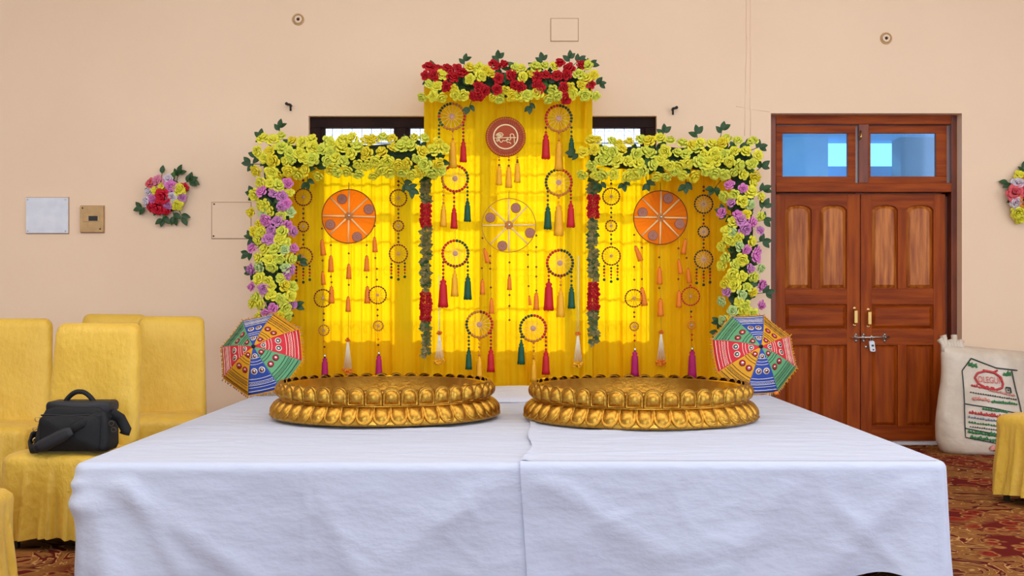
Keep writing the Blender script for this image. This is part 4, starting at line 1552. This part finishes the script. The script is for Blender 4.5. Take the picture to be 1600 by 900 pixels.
# ------------------------------------------------------------------ covered chairs
def chair(x, y, rot, label, sd, w=.46, top=1.06, seat=.44):
    t = thing('covered_chair', (x, y, 0), label, 'chair', 'gold covered chairs')
    t.rotation_euler = (0, 0, rot)
    # local: seat from y=-.24 (front) to .22, backrest behind
    out = rrect(w, top - .36, .05, 6, 0, (top + .36) / 2)
    rings = []
    for (k, yy) in ((0.0001, -.052), (.5, -.055), (.85, -.048), (.95, -.04), (1.0, -.015), (1.0, .02), (.96, .038), (.6, .045), (.0001, .045)):
        rg = []
        for (px_, pz) in out:
            zc = (top + .36) / 2
            xx, zz = px_ * k, zc + (pz - zc) * k
            h = (zz - .36) / (top - .36)
            wv = .006 * nz(xx * 9 + sd, zz * 9, sd) + .007 * max(0, h - .8) * 5 * nz(xx * 6, zz * 30, sd + 2)
            rg.append(Vector((xx * (1.06 - .10 * h), .20 + yy + .10 * h + wv, zz + .006 * nz(xx * 8, sd))))
        rings.append(rg)
    back = [[Vector(p) for p in r] for r in rings]
    mbk = MB()

    # front and back faces as grids so that creases can form
    mbk.loft(back, cap0=False, cap1=False)
    o = mbk.build('backrest_cover', 'chair_gold', t, origin=(0, 0, 0))
    # seat cover: puffed top and hanging skirt in one piece
    so = rrect(w + .03, .47, .07, 7)
    rings = []
    peri = len(so)
    prof = [(0.0001, seat + .022), (.4, seat + .02), (.75, seat + .014), (.92, seat + .002), (.985, seat - .014), (1.0, seat - .04), (1.0, seat - .10), (1.01, seat - .18), (1.03, seat - .26), (1.05, seat - .33), (1.06, .05)]
    rr = random.Random(sd)
    ph = [rr.uniform(0, 6) for _ in range(4)]
    dense = []
    for i in range(peri):
        p0, p1 = Vector(so[i]), Vector(so[(i + 1) % peri])
        m_ = max(1, int((p1 - p0).length / .012))
        for k in range(m_):
            dense.append(p0.lerp(p1, k / m_))
    D = len(dense)
    for (k, z) in prof:
        rg = []
        for i, q in enumerate(dense):
            s_ = i / D * 2 * pi
            hang = max(0, (seat - .04 - z) / (seat - .09))
            fo = .022 * hang * (sin(s_ * 17 + ph[0]) + .7 * sin(s_ * 29 + ph[1] + z * 6) + .5 * sin(s_ * 43 + ph[2]))
            fo += .02 * hang * nz(q.x * 6, q.y * 6, z * 5 + sd)
            dd = q.normalized()
            zz = z + (.012 * sin(s_ * 3 + ph[3]) if z < .06 else 0) + (.005 * nz(q.x * 12, q.y * 12, sd) if k < 1 else 0)
            rg.append(Vector((q.x * k + dd.x * fo, q.y * k - .02 + dd.y * fo, zz)))
        rings.append(rg)
    MB().loft(rings, cap0=False, cap1=False).build('seat_cover', 'chair_gold', t, origin=(0, 0, 0))
    for sx in (-1, 1):
        for sy in (-.20, .17):
            MB().box(sx * (w / 2 - .05) - .013, sx * (w / 2 - .05) + .013, sy - .013, sy + .013, 0, seat - .06).build('leg', 'chair_leg', t, smooth=False, origin=(0, 0, 0))
    return t


chair(-2.16, 5.66, R_(-5), 'gold covered chair carrying the black bag, beside the table', 1, w=.46)
chair(-3.03, 6.75, R_(4), 'gold covered chair cut by the left edge, its backrest against the wall side', 2, w=.48)
chair(-2.73, 7.66, R_(2), 'gold covered chair directly behind the one with the bag', 3, w=.45, top=1.075)
chair(-2.175, 7.28, R_(12), 'gold covered chair nearest the left umbrella, in the back row', 4, w=.43, top=1.068)
chair(-2.235, 4.40, R_(94), 'nearest gold covered chair, only its seat corner in the bottom left', 5, w=.48, seat=.42)
chair(3.15, 6.62, R_(-70), 'gold covered chair at the right edge, in front of the printed sack', 6, w=.50, seat=.50)

# ------------------------------------------------------------------ black shoulder bag on the chair
bx, by, bz = -2.085, 5.56, .462
t = thing('shoulder_bag', (bx, by, bz), 'black camera shoulder bag with padded strap on the gold chair', 'bag')


def bag_pt(x, y, z):
    return Vector((bx + x * .85, by + y, bz + z))


out = []
for (x, z) in ((-.205, .0), (.195, .0), (.205, .02), (.20, .13), (.185, .185), (.15, .21), (-.10, .215), (-.155, .195), (-.19, .14), (-.215, .03)):
    out.append((x, z))
dense = []
for i in range(len(out)):
    p0, p1 = Vector(out[i]), Vector(out[(i + 1) % len(out)])
    for k in range(4):
        dense.append(p0.lerp(p1, k / 4))
rings = []
for (k, y) in ((.0001, -.108), (.6, -.108), (.90, -.104), (.97, -.095), (1, -.075), (1, .05), (.97, .07), (.85, .078), (.0001, .078)):
    rings.append([bag_pt(q.x * k, y - .02 * (1 - q.y / .21), .105 + (q.y - .105) * k) for q in dense])
MB().loft(rings, cap0=False, cap1=False).build('bag_body', 'bag_black', t)
mb = MB()
out2 = rrect(.335, .165, .03, 5, .0, .088)
mb.loft([[bag_pt(x * k, y - .02, .088 + (z - .088) * k) for x, z in out2] for k, y in ((1, -.09), (1, -.118), (.95, -.126), (.0001, -.128))], cap0=False)
mb.build('front_pocket', 'bag_black', t)
mb = MB()
out3 = rrect(.36, .055, .022, 5, .02, .205)
mb.loft([[bag_pt(x * k + (1 - k) * .02, y, .205 + (z - .205) * k) for x, z in out3] for k, y in ((.0001, -.09), (.95, -.085), (1, -.07), (1, .05), (.95, .06), (.0001, .062))], cap0=False)
mb.build('top_flap', 'bag_strap', t)
MB().tube([bag_pt(-.165 + .33 * j / 10, -.113 - .004, .172 + .002 * sin(j)) for j in range(11)], .004, 5).build('zip', 'bag_strap', t)
pts = [bag_pt(-.085 + .165 * j / 16 + (.01 if j > 8 else 0), -.01, .215 + .060 * sin(pi * j / 16) ** .8) for j in range(17)]
MB().tube(pts, .012, 8, flat=1.4).build('handle', 'bag_black', t)
pts = [bag_pt(.20, -.06, .175), bag_pt(.14, -.128, .165), bag_pt(.05, -.156, .125), bag_pt(-.03, -.158, .085)]
MB().tube(pts, .022, 8, flat=.35).build('strap', 'bag_black', t)
pad = []
for j in range(9):
    f = j / 8
    pad.append(bag_pt(.03 - .20 * f, -.168, .105 - .085 * f))
MB().tube(pad, [.020, .027, .030, .031, .031, .031, .030, .027, .018], 10, flat=.4).build('strap_pad', 'bag_strap', t)
MB().tube([bag_pt(-.17, -.15, .02), bag_pt(-.22, -.12, .012), bag_pt(-.255, -.06, .03), bag_pt(-.25, -.03, .07), bag_pt(-.21, -.03, .09)], .022, 8, flat=.4).build('strap_loop', 'bag_black', t)
MB().tube([bag_pt(.20, -.06, .18), bag_pt(.235, -.02, .15), bag_pt(.262, .0, .09), bag_pt(.255, -.01, .07)], .026, 8, flat=.5).build('side_strap', 'bag_black', t)
for (x, z) in ((-.20, .15), (-.212, .105), (-.212, .05), (.212, .13), (.225, .10)):
    MB().torus(bag_pt(x, -.085, z), .011, .0028, ax=(.4, -1, 0), n=14, k=5).build('buckle', 'brass' if x < 0 else 'chair_leg', t)

# ------------------------------------------------------------------ printed sack by the door
scx, scy = 3.66, 8.86
t = thing('printed_sack', (scx, scy, 0), 'full white plastic sack with red and green print leaning by the door', 'sack')
SH = .80


def sack_w(h):
    return .385 - .045 * h + .02 * sin(h * 6) - .03 * max(0, .1 - h) * 8


def sack_front(x, z):
    h = z / SH
    w = sack_w(h)
    q = max(0.0, 1 - (x / w) ** 2)
    dep = (.19 * (1 - .45 * h)) * q ** .45
    return scy + .10 * h - dep + .012 * nz(x * 5, z * 5, 2) * q


mb = MB()
rings = []
for j in range(27):
    h = j / 26
    z = SH * h
    w = sack_w(h)
    cl = 1.0
    if h > .93:
        cl = max(.1, 1 - ((h - .93) / .07) ** 2 * .85)
    if h < .06:
        cl = .9 + .1 * h / .06
    rg = []
    for k in range(40):
        a = 2 * pi * k / 40
        x = w * cos(a) * (1 if cl > .9 else .98)
        s_ = sin(a)
        dep = .19 * (1 - .45 * h) * cl
        q = abs(s_) ** .9
        y = scy + .10 * h + (-dep * q if s_ > 0 else .13 * (1 - .4 * h) * cl * q)
        zz = z + (.03 * (x / w) * -1 if h > .9 else 0) + .012 * nz(x * 7, h * 9, 5) * (1 if h > .1 else 0)
        y += .012 * nz(x * 5, z * 5, 2) + .006 * nz(x * 14, z * 12, 7)
        rg.append(Vector((scx + x, y, max(0.002, zz))))
    rings.append(rg)
mb.loft(rings)
mb.build('sack_body', 'sack', t)
mb = MB()
for k in range(7):
    a = k / 6
    mb.tube([(scx - .30 + .14 * a, scy + .08, SH - .03), (scx - .31 + .13 * a, scy + .09, SH + .03), (scx - .335 + .17 * a, scy + .10, SH + .07 + .03 * sin(k * 2))], [.032, .022, .026], 6)
mb.build('gathered_corner', 'sack', t)


def spt(x, z, off=.004):
    """point on the sack's printed face, sheared as the sack leans"""
    w = sack_w(z / SH)
    q = max(0.0, 1 - (x / w) ** 2)
    h = z / SH
    y = scy + .10 * h - .19 * (1 - .45 * h) * (max(0, 1 - (x / w) ** 2) ** .5) ** .9 + .012 * nz(x * 5, z * 5, 2) + .006 * nz(x * 14, z * 12, 7)
    return Vector((scx + x, y - off - .004, z))


def print_lines(name, m_, segs, r):
    r *= 1.35
    mb = MB()
    for sg in segs:
        pts = []
        for i in range(len(sg) - 1):
            for k in range(5):
                f = k / 5
                pts.append(spt(sg[i][0] + (sg[i + 1][0] - sg[i][0]) * f, sg[i][1] + (sg[i + 1][1] - sg[i][1]) * f))
        pts.append(spt(*sg[-1]))
        mb.tube(pts, r, 4, flat=.4)
    return mb.build(name, m_, t)


def sl(x, y):     # crop pixels of the sack -> sack face x, z
    u, v = 1480 + x / 4.733, 530 + y / 4.733
    d_ = 8.72
    return ((u - 800) * d_ / FPX - scx, CAMZ - (v - 465) * d_ / FPX)


print_lines('print_border', 'ink_dark', [[sl(225, 148), sl(400, 218), sl(568, 238)], [sl(225, 148), sl(155, 240), sl(150, 480), sl(135, 725), sl(430, 780), sl(600, 800)], [sl(520, 240), sl(560, 490), sl(575, 700)]], .0035)
print_lines('print_oval', 'ink_red', [[sl(345 + 100 * cos(a / 10 * 2 * pi) + 8 * sin(a), 310 + 66 * sin(a / 10 * 2 * pi) + 20 * cos(a / 10 * 2 * pi)) for a in range(11)], [sl(300, 235), sl(380, 250), sl(410, 235)], [sl(310, 355), sl(330, 362)], [sl(345, 362), sl(372, 368)]], .006)
# brand lettering on the oval, bent onto the sack
cu = bpy.data.curves.new('sack_text', 'FONT')
cu.body = 'OLEGUM'
cu.size = 1.0
cu.resolution_u = 3
tmp = bpy.data.objects.new('sack_text_tmp', cu)
COL.objects.link(tmp)
dg = bpy.context.evaluated_depsgraph_get()
tm = bpy.data.meshes.new_from_object(tmp.evaluated_get(dg))
bpy.data.objects.remove(tmp)
xs = [v.co.x for v in tm.vertices]
wx = max(xs) - min(xs)
p0 = Vector((t.location))
for v in tm.vertices:
    fx = (v.co.x - min(xs)) / wx
    lx, lz = sl(258 + 182 * fx, 322 + 14 * fx - v.co.y * 66)
    v.co = spt(lx, lz, .006) - p0
tm.name = 'print_lettering'
tm.materials.clear()
tm.materials.append(MATS['ink_red'])
o = bpy.data.objects.new('print_lettering', tm)
o.parent = t
COL.objects.link(o)
rr = random.Random(3)


def scribble(name, m_, y, x0, x1, h, n, r, slope=.09):
    segs = []
    for k in range(n):
        xa = x0 + (x1 - x0) * (k + .15) / n
        xb = x0 + (x1 - x0) * (k + .8) / n
        yy = y + (xa - x0) * slope
        segs.append([sl(xa, yy), sl((xa + xb) / 2, yy - h * rr.uniform(.3, 1)), sl(xb, yy + h * rr.uniform(-.2, .3))])
    print_lines(name, m_, segs, r)


scribble('print_strip', 'ink_red', 352, 205, 320, 22, 7, .005, .22)
scribble('print_strip', 'ink_pink', 385, 330, 530, 14, 14, .004, .22)
scribble('print_strip', 'ink_dark', 400, 190, 540, 8, 20, .003, .16)
scribble('print_strip', 'ink_pink', 450, 205, 330, 24, 6, .007, .1)
scribble('print_strip', 'ink_green', 470, 340, 540, 16, 12, .005, .1)
print_lines('print_rule', 'ink_dark', [[sl(150, 482), sl(350, 512), sl(550, 555)]], .003)
scribble('print_strip', 'ink_green', 524, 270, 460, 14, 10, .005, .12)
scribble('print_strip', 'ink_red', 552, 175, 505, 26, 17, .005, .14)
scribble('print_strip', 'ink_blue', 582, 165, 480, 12, 16, .004, .14)
scribble('print_strip', 'ink_green', 620, 165, 470, 12, 16, .004, .12)
scribble('print_strip', 'ink_dark', 650, 170, 460, 8, 18, .003, .12)
print_lines('print_rule', 'ink_dark', [[sl(140, 660), sl(300, 690), sl(450, 712)]], .003)
scribble('print_strip', 'ink_green', 692, 155, 440, 26, 13, .007, .12)
scribble('print_strip', 'ink_green', 730, 170, 420, 22, 12, .007, .12)
scribble('print_emblem', 'ink_green', 205, 205, 262, 34, 4, .006, .1)
scribble('print_emblem', 'ink_green', 275, 455, 515, 40, 4, .006, 0)
print_lines('print_mark', 'ink_dark', [[sl(462, 362), sl(498, 366), sl(500, 402), sl(464, 398), sl(462, 362)], [sl(478, 376), sl(484, 388)]], .004)
scribble('print_strip', 'ink_pink', 815, 310, 395, 40, 4, .016, .05)
